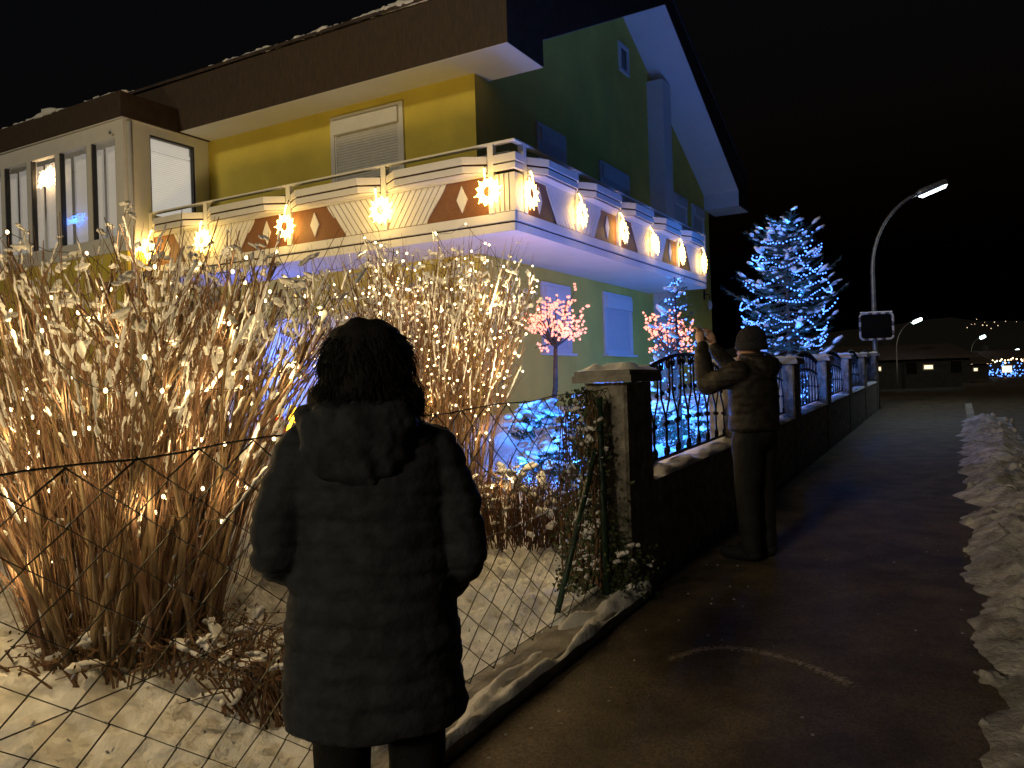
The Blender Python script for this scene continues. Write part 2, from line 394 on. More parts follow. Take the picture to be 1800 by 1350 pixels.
# windows: frame, shutter with grooves, shutter box, sill
def window(axis, a0, a1, z0, z1, box=.28, sill=True, drop=1.0, proud=.05):
    """axis 'y': on the left wall (a = x), axis 'x': on the gable (a = y)"""
    def B(mb, a, b, o0, o1, c, d):
        if axis == 'y': mb.box(a, b, -o1, -o0, c, d)
        else: mb.box(o0, o1, a, b, c, d)
    fr = MB(); t = .09
    B(fr, a0, a0+t, .002, proud, z0, z1); B(fr, a1-t, a1, .002, proud, z0, z1); B(fr, a0+t, a1-t, .002, proud, z1-t, z1); B(fr, a0+t, a1-t, .002, proud, z0, z0+t)
    f = fr.obj('window', M_white, house)
    bx_ = MB(); B(bx_, a0+t, a1-t, .002, proud+.05, z1-t-box, z1-t-.002); bx_.obj('shutter_box', M_white, f)
    zt = z1-t-box; zb = z0+t+(zt-z0-t)*(1-drop); sh = MB(); z = zb; k = .05
    while z < zt-.01:
        B(sh, a0+t+.01, a1-t-.01, .004, .026, z, min(z+k-.014, zt-.002)); z += k
    B(sh, a0+t+.01, a1-t-.01, .003, .016, zb, zt-.003); sh.obj('roller_shutter', M_shutter, f)
    for e in (a0+t+.002, a1-t-.042): g = MB(); B(g, e, e+.04, .003, .036, z0+t, zt-.002); g.obj('guide_rail', M_white, f)
    if drop < 1:
        g = MB(); B(g, a0+t, a1-t, .003, .010, z0+t, zb-.004); g.obj('pane', M_glass, f)
        g = MB(); B(g, a0+t, a1-t, .0015, .0025, z0+t, zb-.004); g.obj('dark_interior', M_ring, f)
    if sill: s_ = MB(); B(s_, a0-.05, a1+.05, .002, .14, z0-.05, z0-.003); s_.obj('sill', M_white, f)
    return f
window('y', -3.14, -1.47, 3.98, 6.52, .26, False)
window('x', 2.15, 3.38, 3.98, 6.46, .26, False); window('x', 5.10, 6.85, 4.6, 6.40, .28, False)
window('x', 10.2, 11.4, 5.25, 6.68, .22, True, 1); window('x', 11.95, 13.1, 5.25, 6.66, .22, True, 1)
window('x', 2.12, 3.36, 2.07, 3.42, .26); window('x', 5.08, 6.76, 2.10, 3.48, .26)
aw = MB(); aw.box(.002, .05, 6.5, 7.12, 8.85, 8.93); aw.box(.002, .05, 6.5, 7.12, 9.45, 9.53); aw.box(.002, .05, 6.5, 6.6, 8.93, 9.45); aw.box(.002, .05, 7.02, 7.12, 8.93, 9.45)
f_ = aw.obj('window', M_white, house); g = MB(); g.box(.004, .012, 6.6, 7.02, 8.93, 9.45); g.obj('pane', M_mirror, f_)
# wall lantern at the far corner
g = MB(); g.box(.002, .03, 12.9, 13.0, 3.9, 4.2); wl_ = g.obj('wall_lamp', M_iron, house)
g = MB(); g.tube([(.03, 12.95, 4.05), (.16, 12.95, 4.05), (.18, 12.95, 3.9)], .015, 6); g.obj('lamp_arm', M_iron, wl_); g = MB(); g.lump((.18, 12.95, 3.72), (.07, .07, .16), 1, 2, .05); g.obj('lamp_shade', M_shutter, wl_, True)

# winter garden
wx, wy = -6.48, -1.95
hb('winter_garden_base', M_wall, -14, wx-.01, wy+.03, -.004, .2, 4.20)
wr = MB(); wr.box(-14, wx+.05, wy-.06, .1, 6.68, 7.14); wroof = wr.obj('winter_garden_roof', M_fascia, house)
hb('winter_garden_soffit', M_soffit, -13.9, wx+.02, wy-.03, -.003, 6.655, 6.676)
hb('corner_post', M_white, wx-.24, wx, wy, wy+.24, 4.2, 6.65)
fr = MB(); fr.box(-14, wx-.242, wy+.01, wy+.12, 6.34, 6.654); fr.box(-14, wx-.242, wy+.01, wy+.12, 4.2, 4.5)
wf = fr.obj('winter_garden_frame', M_white, house)
xs = [-6.72, -7.60, -8.62, -9.60, -10.55, -11.5]
for i in range(5):
    b = MB(); b.box(xs[i+1]-.001, xs[i+1]+.14, wy+.005, wy+.13, 4.502, 6.338); b.obj('mullion', M_white, wf)
    a0, a1 = xs[i+1]+.142, xs[i]-.002
    b = MB(); b.box(a0, a0+.03, wy+.02, wy+.10, 4.503, 6.337); b.box(a1-.03, a1, wy+.02, wy+.10, 4.503, 6.337); b.obj('seal', M_ring, wf)
    b = MB(); b.box(a0+.03, a1-.03, wy+.05, wy+.058, 4.503, 6.337); b.obj('pane', M_glass, wf)
    k = 0; x = a0+.02
    me = None
    while x < a1-.04:                                   # vertical blind, one lamella each
        b = MB(); b.add([(0, 0, 4.5), (.095, .035, 4.5), (.095, .035, 6.335), (0, 0, 6.335), (0, .003, 4.5), (.095, .038, 4.5), (.095, .038, 6.335), (0, .003, 6.335)], [(0, 1, 2, 3), (7, 6, 5, 4), (0, 3, 7, 4), (1, 5, 6, 2), (3, 2, 6, 7), (0, 4, 5, 1)])
        if me is None: me = b.mesh('blind_lamella', M_curtain)
        link('blind_lamella', me, wf, (x, wy+.30+.012*math.sin(k*1.7), 0)); x += .088; k += 1
# side face with its window
sf = MB(); sf.box(wx-.12, wx-.004, wy+.242, -.003, 4.2, 4.95); sf.box(wx-.12, wx-.004, wy+.242, -.003, 6.50, 6.654); sf.box(wx-.12, wx-.004, wy+.242, -1.38, 4.95, 6.50); sf.box(wx-.12, wx-.004, -.34, -.003, 4.95, 6.50)
sfo = sf.obj('side_wall', M_white, house)
b = MB(); b.box(wx-.10, wx-.03, -1.38, -1.345, 4.952, 6.498); b.box(wx-.10, wx-.03, -.375, -.34, 4.952, 6.498); b.box(wx-.10, wx-.03, -1.345, -.375, 6.465, 6.498); b.obj('seal', M_ring, sfo)
b = MB(); b.box(wx-.07, wx-.062, -1.345, -.375, 4.952, 6.465); b.obj('pane', M_glass, sfo)
b = MB(); z = 4.96
while z < 6.2: b.box(wx-.118, wx-.108, -1.34, -.38, z, z+.034); z += .04
b.box(wx-.125, wx-.119, -1.34, -.38, 4.96, 6.22); b.obj('pleated_blind', M_blind, sfo)
b = MB(); b.box(wx-.15, wx-.105, -1.34, -.38, 6.24, 6.30); b.box(wx-.2, wx-.13, -1.34, -.38, 6.30, 6.46); b.obj('blind_rail', M_blind, sfo)
hb('room_back_wall', M_white, -13.9, wx-.25, -.30, -.02, 4.2, 6.65)
# added glowing tangles that stand in for reflections in the panes
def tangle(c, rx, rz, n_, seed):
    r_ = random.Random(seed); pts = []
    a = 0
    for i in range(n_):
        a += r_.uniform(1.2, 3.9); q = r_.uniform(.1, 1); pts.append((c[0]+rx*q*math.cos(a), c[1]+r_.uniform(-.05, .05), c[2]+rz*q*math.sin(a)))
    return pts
hm = Matrix.Translation(house.location) @ Matrix.Rotation(HA, 4, 'Z')
for nm, lab, cc, rx, rz, g, n_ in (('pane_reflection', 'tangled white glow standing in for a reflection in the winter garden glass', (-9.15, wy+.17, 5.98), .46, .26, G_warm2, 60),
                               ('pane_reflection', 'low blue glow standing in for a reflection in the winter garden glass', (-8.3, wy+.17, 5.02), .46, .14, G_blue, 46)):
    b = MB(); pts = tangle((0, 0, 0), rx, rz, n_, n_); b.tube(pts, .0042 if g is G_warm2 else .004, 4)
    o = b.obj(nm, g); o.matrix_world = hm @ Matrix.Translation(cc); tag(o, lab, 'reflection')

# balcony
BX, BY, BEND = 1.48, -1.42, 8.0
sl = MB(); sl.prism([(wx+.004, BY+.02), (BX-.02, BY+.02), (BX-.02, BEND), (.003, BEND), (.003, -.003), (wx+.004, -.003)], lambda a, b, h: (a, b, h), 3.69, 3.92)
slab = sl.obj('balcony_slab', M_gap, house)
so = MB(); so.prism([(wx+.006, BY+.03), (BX-.03, BY+.03), (BX-.03, BEND-.01), (.005, BEND-.01), (.005, -.005), (wx+.006, -.005)], lambda a, b, h: (a, b, h), 3.682, 3.688); so.obj('soffit', M_soffit, slab)
for z0, z1, e in ((3.672, 3.785, .0), (3.815, 3.945, .012)):
    b = MB(); b.box(wx+.006, BX+e, BY-.02-e, BY+.018, z0, z1); b.obj('fascia_board', M_white, slab)
    b = MB(); b.box(BX-.018, BX+.02+e, BY+.0195, BEND, z0, z1); b.obj('fascia_board', M_white, slab)
    b = MB(); b.box(.01, BX-.019, BEND+.001, BEND+.02, z0, z1); b.obj('fascia_board', M_white, slab)
ZP0, ZP1 = 3.955, 4.50
LP = [-6.42, -4.90, -2.86, -.83, 1.12]; RP = [-1.16, .60, 2.42, 4.11, 5.84, 7.50]
def frame_left(x0): return lambda a, o, z: (x0+a, BY-o, z)
def frame_right(y0): return lambda a, o, z: (BX+o, y0+a, z)
def bal_panel(F, Lp, flip, whitefirst):
    """F(a, out, z). panel of brown board, white slats fanning from one post, rhombus by the other"""
    q = lambda a: Lp-a if flip else a
    P = lambda a, b, h: F(q(a), h, b)
    b = MB(); b.prism([(.05, ZP0), (Lp-.05, ZP0), (Lp-.05, ZP1), (.05, ZP1)], lambda a, z, h: F(a, h, z), -.02, 0)
    pn = b.obj('balcony_panel', M_brown, house)
    wv = .40*Lp; zz = [ZP0+.004+(ZP1-ZP0-.008)*i/10 for i in range(11)]
    xb = lambda t: wv+.19*Lp*sm((t-.05)/.9)+.03*math.sin(t*6.28)
    xk = lambda k, t: -.42+k*.112+.36*t
    for k in range(18):
        lft = [max(.052, xk(k, i/10)+.009) for i in range(11)]; rgt = [min(xk(k+1, i/10)-.009, xb(i/10)) for i in range(11)]
        ok = [i for i in range(11) if rgt[i]-lft[i] > .012]
        if len(ok) < 3: continue
        poly = [(rgt[i], zz[i]) for i in ok]+[(lft[i], zz[i]) for i in reversed(ok)]
        b = MB(); b.prism(poly, P, .002, .018); b.obj('slat', M_white, pn)
    c = Lp-.27*Lp; zc = (ZP0+ZP1)/2
    b = MB(); b.prism([(c-.095, zc), (c, zc-.20), (c+.095, zc), (c, zc+.20)], P, .002, .016); b.obj('rhombus', M_white, pn)
    # trim above and below
    b = MB(); b.prism([(.05, ZP1+.002), (Lp-.05, ZP1+.002), (Lp-.05, ZP1+.03), (.05, ZP1+.03)], lambda a, z, h: F(a, h, z), -.02, .025); b.obj('trim', M_white, pn)
    # flower box cladding above: bay shaped boards with a dark gap
    e = .24; ch = .30
    def plan(i, o): return [(.06+i, 0), (.06+i, .05), (.06+ch, e-o), (Lp-.06-ch, e-o), (Lp-.06-i, .05), (Lp-.06-i, 0)]
    fn = lambda a, o, h: F(a, o, h)
    b = MB(); b.prism(plan(.01, .02), fn, 4.55, 4.765); fb = b.obj('flower_box', M_gap, house)
    b = MB(); b.prism(plan(.03, .05), fn, 4.533, 4.549); b.obj('bottom_board', M_white, fb)
    b = MB(); b.prism(plan(0, 0), fn, 4.551, 4.640); b.obj('board', M_white, fb)
    b = MB(); b.prism(plan(0, -.012), fn, 4.672, 4.778); b.obj('board', M_white, fb)
for i in range(4): bal_panel(frame_left(LP[i]), LP[i+1]-LP[i], i % 2 == 0, False)
for i in range(5): bal_panel(frame_right(RP[i]), RP[i+1]-RP[i], i % 2 == 0, False)
def bpost(x, y, z1=4.94): b = MB(); b.box(x-.047, x+.047, y-.047, y+.047, 3.95, z1); b.obj('balcony_post', M_white, house)
for x in LP: bpost(x, BY+.0)
for y in RP: bpost(BX, y)
# corner piece between the two corner posts
b = MB(); b.prism([(1.17, BY), (1.17, BY-.03), (BX+.03, BY-.03), (BX+.03, -1.21), (BX, -1.21), (BX, BY)], lambda a, c, h: (a, c, h), 3.955, 4.50); cp = b.obj('corner_panel', M_white, house)
for z0, z1, e in ((4.55, 4.63, .06), (4.66, 4.77, .07)):
    b = MB(); b.prism([(1.17, BY), (1.17, BY-e), (BX+e, BY-e), (BX+e, -1.21), (BX, -1.21), (BX, BY)], lambda a, c, h: (a, c, h), z0, z1); b.obj('board', M_white, cp)
for xx in (1.25, 1.33, 1.41): b = MB(); b.box(xx-.006, xx+.006, BY-.034, BY-.0305, 3.96, 4.495); b.obj('groove', M_gap, cp)
hr = MB(); hr.prism([(wx+.004, BY-.05), (BX+.05, BY-.05), (BX+.05, BEND), (BX-.05, BEND), (BX-.05, BY+.05), (wx+.004, BY+.05)], lambda a, c, h: (a, c, h), 4.941, 4.968); hr.obj('handrail', M_white, house)
b = MB(); b.box(BX-.012, BX+.012, BY+.05, BEND, 4.80, 4.815); b.box(wx+.005, BX-.05, BY-.012, BY+.012, 4.80, 4.815); b.obj('guard_rail', M_galv, house)
bpost(BX, BEND-.05)
# drainpipe by the winter garden post
b = MB(); b.tube([(wx+.06, wy+.1, 6.6), (wx+.06, wy+.1, .4)], .045, 8); b.obj('drainpipe', M_white, house, True)
b = MB(); b.lump((wx-.30, wy-.05, 6.42), (.03, .03, .03), 2, 2, .05); b.obj('spot_head', M_galv, house, True)

# ------------------------------------------------------------------ star ornaments hung on the balcony posts
def star_mesh():
    m = 64; pts = []
    for i in range(m):
        a = 2*math.pi*i/m; r_ = .150+.028*math.cos(12*a); pts.append((r_*math.sin(a), 0, r_*math.cos(a)))
    a_ = MB(); a_.tube(pts, .019, 6, closed=True)
    b_ = MB(); b_.tube([(.085*math.sin(2*math.pi*i/24), -.012, .085*math.cos(2*math.pi*i/24)) for i in range(24)], .017, 6, closed=True)
    c_ = MB()
    for i in range(12):
        a = 2*math.pi*i/12; l_ = (.232, .20, .218)[i % 3]; c_.tube([(.10*math.sin(a), -.006, .10*math.cos(a)), (.17*math.sin(a), -.006, .17*math.cos(a)), (l_*math.sin(a), -.006, l_*math.cos(a))], [.015, .014, .006], 5)
    t_ = MB(); t_.tube([(0, 0, .21), (0, .02, .29), (0, .05, .34)], .012, 5)
    h_ = MB(); h_.tube([(0, .05, .34), (0, .10, .42)], .006, 4); h_.tube([(-.16, .03, 0), (.16, .03, 0)], .004, 4); h_.tube([(0, .03, -.16), (0, .03, .3)], .004, 4)
    return a_.mesh('star_outline', G_star, True), b_.mesh('inner_ring', G_starc, True), c_.mesh('ray', G_star, True), t_.mesh('tip_light', G_starc, True), h_.mesh('wire_holder', M_iron)
SM = star_mesh()
def star(lx, ly, lz, rz, label, grp, power):
    p = hm @ Vector((lx, ly, lz)); t = thing('light_star', label, 'light star', p, HA+rz, grp); k_ = rnd.uniform(.98, 1.12); t.scale = (k_, k_, k_); t.rotation_euler[1] = rnd.uniform(-.35, .35); t.rotation_euler[0] = rnd.uniform(-.08, .08)
    for nm, me in zip(('star_outline', 'inner_ring', 'ray', 'tip_light', 'wire_holder'), SM): link(nm, me, t)
    lamp(t, (0, -.14, 0), power*1.3, STAR, .08)
G1 = 'light stars along the balcony front'; G2 = 'light stars along the gable side of the balcony'
labL = ['glowing yellow light star beside the winter garden at the balcony end', 'glowing yellow light star at the slatted post next to the winter garden one', 'glowing yellow light star between two white rhombuses on the balcony front',
        'glowing yellow light star at the slatted post under the shuttered front window', 'glowing yellow light star on the front face of the balcony corner']
for x, l in zip([-6.40, -4.90, -2.86, -.83, 1.12], labL): star(x, BY-.13, 4.25, 0, l, G1, 9)
labR = ['glowing yellow light star on the gable face of the balcony corner', 'glowing yellow light star, second from the balcony corner on the gable side', 'glowing yellow light star, third from the balcony corner on the gable side',
        'glowing yellow light star, fourth from the balcony corner on the gable side', 'glowing yellow light star behind the small blue lit spruce tip, near the balcony end', 'glowing yellow light star at the far end of the gable balcony']
for y, l in zip(RP, labR): star(BX+.13, y, 4.22, math.pi/2, l, G2, 1.0)

# ------------------------------------------------------------------ boundary fence: base wall, pillars, iron panels
PS = [4.70, 7.60, 10.55, 13.45, 16.45, 19.45, 22.40]; PW = .28; PL = .48
fence = thing('garden_fence', 'dark wrought iron garden fence with plastered pillars on a low wall', 'fence', W(4.7, 1.78, .12), STREET)
fs0, fp0, fz0 = 4.7, 1.78, .12
def fz(s): return SLOPE*s-fz0
b = MB()
s0, s1 = 0.0, 18.2
poly = [(0, 0), (0, 1), (.26, 1), (.26, 0)]
vs = []
for s_ in (PL+.002, s1):
    vs += [(s_, .01, fz(s_+4.7)-.3), (s_, .01, fz(s_+4.7)+.66), (s_, .27, fz(s_+4.7)+.66), (s_, .27, fz(s_+4.7)-.3)]
b.add(vs, [(0, 1, 2, 3), (7, 6, 5, 4), (0, 4, 5, 1), (1, 5, 6, 2), (2, 6, 7, 3), (3, 7, 4, 0)]); bw = b.obj('base_wall', M_pillar, fence)
b = MB()
def wallsnow(a0, a1):
    mb = MB(); n_ = int((a1-a0)/.05)
    for i in range(n_+1):
        s_ = a0+(a1-a0)*i/n_; z = fz(s_+4.7)+.662
        for j, (y, h) in enumerate(((.0, -.002), (.012, .03), (.05, .05), (.12, .055), (.20, .05), (.262, .03), (.28, -.002))):
            e = .55+.75*fbm((s_*2.2, y*3, 3), 1.5, 3); mb.v.append((s_, y+.012*fbm((s_, j, 1), 5, 2), z+h*max(.08, e)))
    for i in range(n_):
        for j in range(6): a = i*7+j; mb.f.append((a, a+7, a+8, a+1))
    return mb.obj('wall_snow', M_snow, bw, True)
for i in range(6): wallsnow(PS[i]-4.7+PL+.01, PS[i+1]-4.7-.01)
def pillar(s, k):
    x = s-4.7; z0 = fz(s); h = 1.34 if k else 1.33
    b = MB(); c = .018
    pl_ = [(x+c, 0), (x+PL-c, 0), (x+PL, c), (x+PL, PW-c), (x+PL-c, PW), (x+c, PW), (x, PW-c), (x, c)]
    b.prism(pl_, lambda a, o, hh: (a, o, hh), z0-.3, z0+h); p_ = b.obj('pillar', M_pillar, fence)
    b = MB(); e = .055
    b.box(x-e, x+PL+e, -e, PW+e, z0+h+.002, z0+h+.045); b.prism([(x-e+.012, -e+.012), (x+PL+e-.012, -e+.012), (x+PL+e-.012, PW+e-.012), (x-e+.012, PW+e-.012)], lambda a, o, hh: (a, o, hh), z0+h+.046, z0+h+.075); b.obj('cap', M_concrete, p_)
    mb = MB(); n_ = 14
    for i in range(n_+1):
        for j in range(n_+1):
            u, v = i/n_*2-1, j/n_*2-1; d = max(abs(u), abs(v)); hh = .04*(1-d**6)*(.6+.9*fbm((u*1.5+s, v*1.5, 2), 1.2, 2))
            mb.v.append((x+PL/2+u*(PL/2+e-.01), PW/2+v*(PW/2+e-.01), z0+h+.077+max(0, hh)))
    for i in range(n_):
        for j in range(n_): a = i*(n_+1)+j; mb.f.append((a, a+n_+1, a+n_+2, a+1))
    mb.obj('snow_cap', M_snow, p_, True)
for k, s_ in enumerate(PS): pillar(s_, k)
# iron bar with scroll ends, shared mesh (height 1 m, leaning S)
def bar_mesh(hh, sw):
    pts = []
    def spiral(cx, cz, r0, a0, turns, sgn):
        out = []
        for i in range(15):
            t = i/14; a = a0+sgn*turns*2*math.pi*t; r_ = r0*(1-.72*t); out.append((cx+r_*math.cos(a), .14, cz+r_*math.sin(a)))
        return out
    r_ = .045
    body = [(sw*math.sin((t-.5)*2.4)+.02*math.sin(t*12), .14, .045+(hh-.09)*t) for t in [i/16 for i in range(17)]]
    top = spiral(body[-1][0]-r_, hh-.045, r_, 0, 1.1, 1); bot = spiral(body[0][0]+r_, .045, r_, math.pi, 1.1, 1)
    pts = bot[::-1]+body+top
    b = MB(); b.tube(pts, .0085, 6); b.ball((body[5][0]+.028, .14, body[5][2]), .022); b.ball((body[11][0]-.028, .14, body[11][2]), .022)
    return b.mesh('bar', M_iron, True)
BAR = bar_mesh(.70, .085)
for i in range(6):
    a0 = PS[i]-4.7+PL; a1 = PS[i+1]-4.7; Lg = a1-a0; mid = (a0+a1)/2
    zb = lambda s: fz(s+4.7)+.735
    b = MB(); n_ = 20
    topz = lambda t: .60+.16*math.sin(math.pi*t)
    b.tube([(a0+Lg*t, .14, zb(a0+Lg*t)+topz(t)) for t in [k/n_ for k in range(n_+1)]], .016, 6)
    pn = b.obj('iron_panel', M_iron, fence)
    b = MB(); b.tube([(a0, .14, zb(a0)), (a1, .14, zb(a1))], .014, 6); b.obj('bottom_rail', M_iron, pn)
    nb = 17
    for k in range(nb):
        t = (k+.5)/nb; s_ = a0+Lg*t; hh = topz(t)/.70
        link('bar', BAR, pn, (s_, (.006 if k % 2 else -.006), zb(s_)), scale=(1 if k % 2 else -1, 1, hh))

# ------------------------------------------------------------------ chain link fence
chain = thing('chain_link_fence', 'sagging wire chain link fence dusted with snow above the ledge', 'fence', W(.0, 1.90, 0), STREET)
cz0 = lambda s: SLOPE*s+.085; czt = lambda s: 1.245+.036*s
dm = .100; rows = 8
pts = []
for r_ in range(rows*2+1): pts.append(((dm/2 if r_ % 2 else -dm/2)*1.02, .0035*(1 if r_ % 2 else -1), r_*.5/rows*1.0))
b = MB(); b.tube(pts, .0029, 4, cap=False); wire_me = b.mesh('wire', M_wire)     # half-height unit: scaled per wire
s_ = .25; k = 0
while s_ < 4.66:
    hgt = czt(s_)-cz0(s_)
    link('wire', wire_me, chain, (s_, .004*math.sin(s_*9), cz0(s_)), scale=(-1 if k % 2 else 1, 1, hgt)); s_ += dm; k += 1
tw = MB(); tw.tube([(.2+i*.15, .012*math.sin(i*2.1), czt(.2+i*.15)+.006*math.sin(i*1.3)) for i in range(31)], .0032, 5); tw.obj('top_wire', M_wire, chain)
tw = MB(); tw.tube([(.2+i*.15, 0, cz0(.2+i*.15)+.02) for i in range(31)], .0025, 5); tw.obj('bottom_wire', M_wire, chain)
tw = MB(); tw.tube([(.2+i*.15, 0, (cz0(.2+i*.15)+czt(.2+i*.15))/2) for i in range(31)], .0022, 5); tw.obj('middle_wire', M_wire, chain)
b = MB(); b.tube([(4.52, -.03, .05), (4.60, .02, 1.36)], .024, 8); b.obj('post', M_post, chain, True)
b = MB(); b.tube([(3.95, .05, .15), (4.55, .03, 1.05)], .018, 8); b.obj('strut', M_post, chain, True)
cs = MB()
for i in range(900):
    k = rnd.randrange(0, 44); s_ = .25+k*dm+rnd.choice([-dm/2, dm/2]); r_ = rnd.randrange(0, rows*2)
    z = cz0(s_)+(czt(s_)-cz0(s_))*r_/(rows*2)
    if z > .95 and rnd.random() < .6: continue
    q = rnd.uniform(.002, .0045); sg = rnd.choice([-1, 1])
    cs.lump((s_-sg*.008, 0, z+.006), (q*2.2, q, q*.8), i, 1, .4, Matrix.Rotation(sg*.85, 3, 'Y'))
cs.obj('wire_snow', M_snow, chain, kind='stuff')

# ------------------------------------------------------------------ bushes
LUMPS = []
for i in range(8):
    b = MB(); rq = random.Random(i+50)
    b.lump((0, 0, 0), (.8, .65, .5), i*3+1, 2, .5, fr=1.9)
    for k in range(5): q_ = rq.uniform(.28, .55); b.lump((rq.gauss(0, .55), rq.gauss(0, .4), rq.gauss(.05, .22)), (q_*1.2, q_, q_*.8), i*9+k, 2, .5, Euler((rq.random()*3, rq.random()*3, 0)).to_matrix(), fr=1.9)
    LUMPS.append(b.mesh('snow_clump', M_snow, True))
def stem_path(base, tip, bow, n_=7, jit=.012, r_=rnd):
    base = Vector(base); tip = Vector(tip); d = tip-base; out = []
    sx, sy = r_.uniform(-1, 1), r_.uniform(-1, 1)
    for i in range(n_):
        t = i/(n_-1); q = base+d*t; h = Vector((d.x, d.y, 0))
        q = q-h*bow*math.sin(math.pi*t)*.5+Vector((r_.gauss(0, jit), r_.gauss(0, jit), 0))*(1 if 0 < i else 0)
        out.append(q)
    return out
def bush(name, label, cx, cy, brx, bry, trx, try_, h0, h1, nst, r0, r1, ntw, tl, nclump, csz, seed, mats, extra_right=0.):
    r_ = random.Random(seed); z0 = gz(cx, cy)-.05
    t = thing(name, label, 'shrub', (cx, cy, z0)); tips = []; allp = []; sv = MB()
    def sleeve(p0, p1, rr_):
        d_ = p1-p0; ln_ = d_.length; hor = math.hypot(d_.x, d_.y)/max(ln_, 1e-6)
        n_ = max(3, int(ln_/.022)); a_ = r_.uniform(0, .5); e_ = r_.uniform(a_+.25, 1.0); w_ = r_.uniform(.006, .013)*(.22+1.1*hor); sd_ = r_.random()*50; P_ = []; Q_ = []
        for k_ in range(n_+1):
            u_ = a_+(e_-a_)*k_/n_; q_ = w_*max(.25, 1+1.1*noise.noise(Vector((u_*ln_*26, sd_, 0))))*(1 if 0 < k_ < n_ else .35); P_.append(p0+d_*u_+Vector((r_.gauss(0, .0015), r_.gauss(0, .0015), rr_+q_*.55))); Q_.append(q_)
        sv.tube(P_, Q_, 6)
    for i in range(nst):
        a = r_.uniform(0, 2*math.pi); q = math.sqrt(r_.random()); bx, by = brx*q*math.cos(a), bry*q*math.sin(a)
        a2 = a+r_.gauss(0, .55); q2 = min(1.08, max(0, q*.85+r_.gauss(.10, .20))); tx, ty = trx*q2*math.cos(a2), try_*q2*math.sin(a2)
        hh = r_.uniform(h0, h1)*(1-.10*max(0, q2-.5)*2)
        P = stem_path((bx, by, 0), (tx, ty, hh), .22, 8, .016, r_); rr = r_.uniform(r0, r1)
        b = MB(); b.tube(P, [rr*(1-.62*k/7) for k in range(8)], 7); m = r_.choice(mats)
        st_ = b.obj('stem', m, t, True)
        allp += [(P[k], rr*(1-.62*k/7)) for k in range(2, 8)]; tips.append(P[-1])
        tb = MB()
        for k in range(ntw):
            f = r_.uniform(.30, .95); j = min(6, int(f*7)); p0 = P[j].lerp(P[j+1], f*7-j)
            d = (P[j+1]-P[j]).normalized(); az = r_.uniform(0, 6.283); d2 = (d*r_.uniform(.6, 1.1)+Vector((math.cos(az), math.sin(az), r_.uniform(.1, .7)))*.55).normalized(); ln = tl*r_.uniform(.5, 1.25)
            if p0.z+d2.z*ln > h1+.10: ln *= .5
            p1 = p0+d2*ln*.5+Vector((r_.gauss(0, .02), r_.gauss(0, .02), .01)); p2 = p1+(d2+Vector((0, 0, .35))).normalized()*ln*.5
            q_ = max(.0022, rr*r_.uniform(.14, .36)); tb.tube([p0, p1, p2], [q_, q_*.75, q_*.45], 5, cap=False); allp += [(p1, q_), (p2, q_)]; tips.append(p2)
            if r_.random() < (.50 if p1.z > h0*.75 else .16): sleeve(p0.lerp(p1, .3), p1, q_*.6)
            if r_.random() < (.55 if p2.z > h0*.85 else .12): sleeve(p1, p2, q_*.4)
            if r_.random() < .7:
                az = r_.uniform(0, 6.283); d3 = (d2+Vector((math.cos(az), math.sin(az), .4))*.7).normalized(); p3 = p1+d3*ln*.45; tb.tube([p1, p3], [q_*.55, q_*.3], 4, cap=False); tips.append(p3)
        if r_.random() < .45: sleeve(P[5], P[7], rr*.3)
        if r_.random() < .25: sleeve(P[3], P[5], rr*.5)
        if ntw: tb.obj('twigs', r_.choice([M_twig, M_bark2, m]), st_, True, kind='stuff')
    ft = {0: MB(), 1: MB()}                                # fine shoots between the stems
    for i in range(int(nst*3.2)):
        a = r_.uniform(0, 6.283); q = math.sqrt(r_.random()); a2 = a+r_.gauss(0, .5); q2 = min(1.02, q*.95+r_.gauss(.06, .12)); hh = r_.uniform(h0*.65, h1*1.03); f0 = r_.uniform(0, .45)
        A = Vector((brx*q*math.cos(a), bry*q*math.sin(a), 0)); B = Vector((trx*q2*math.cos(a2), try_*q2*math.sin(a2), hh)); A = A.lerp(B, f0)
        Q = stem_path(A, B, .15, 6, .012, r_); rr = r_.uniform(.0018, .0042); ft[i % 2].tube(Q, [rr*(1-.12*k) for k in range(6)], 4, cap=False)
        if r_.random() < .3: sleeve(Q[3], Q[5], rr*.5)
    ft[0].obj('fine_shoots', M_bark2, t, kind='stuff'); ft[1].obj('fine_shoots', M_twig, t, kind='stuff')
    sv.obj('branch_snow', M_snow, t, True, kind='stuff')
    # snow clumps caught in the crown
    cand = sorted(tips, key=lambda p: -p.z); top = [p for p in cand if p.z > h0*.90]
    for i in range(nclump):
        p = r_.choice(top) if r_.random() < .68 else r_.choice(allp)[0]
        s_ = csz*r_.uniform(.35, 1.25)
        link('snow_clump', r_.choice(LUMPS), t, p+Vector((0, 0, s_*.25)), (r_.gauss(0, .5), r_.gauss(0, .5), r_.uniform(0, 6.3)), (s_*r_.uniform(.7, 1.9), s_*r_.uniform(.6, 1.), s_*r_.uniform(.6, 1.0)))
    return t, allp, tips, z0
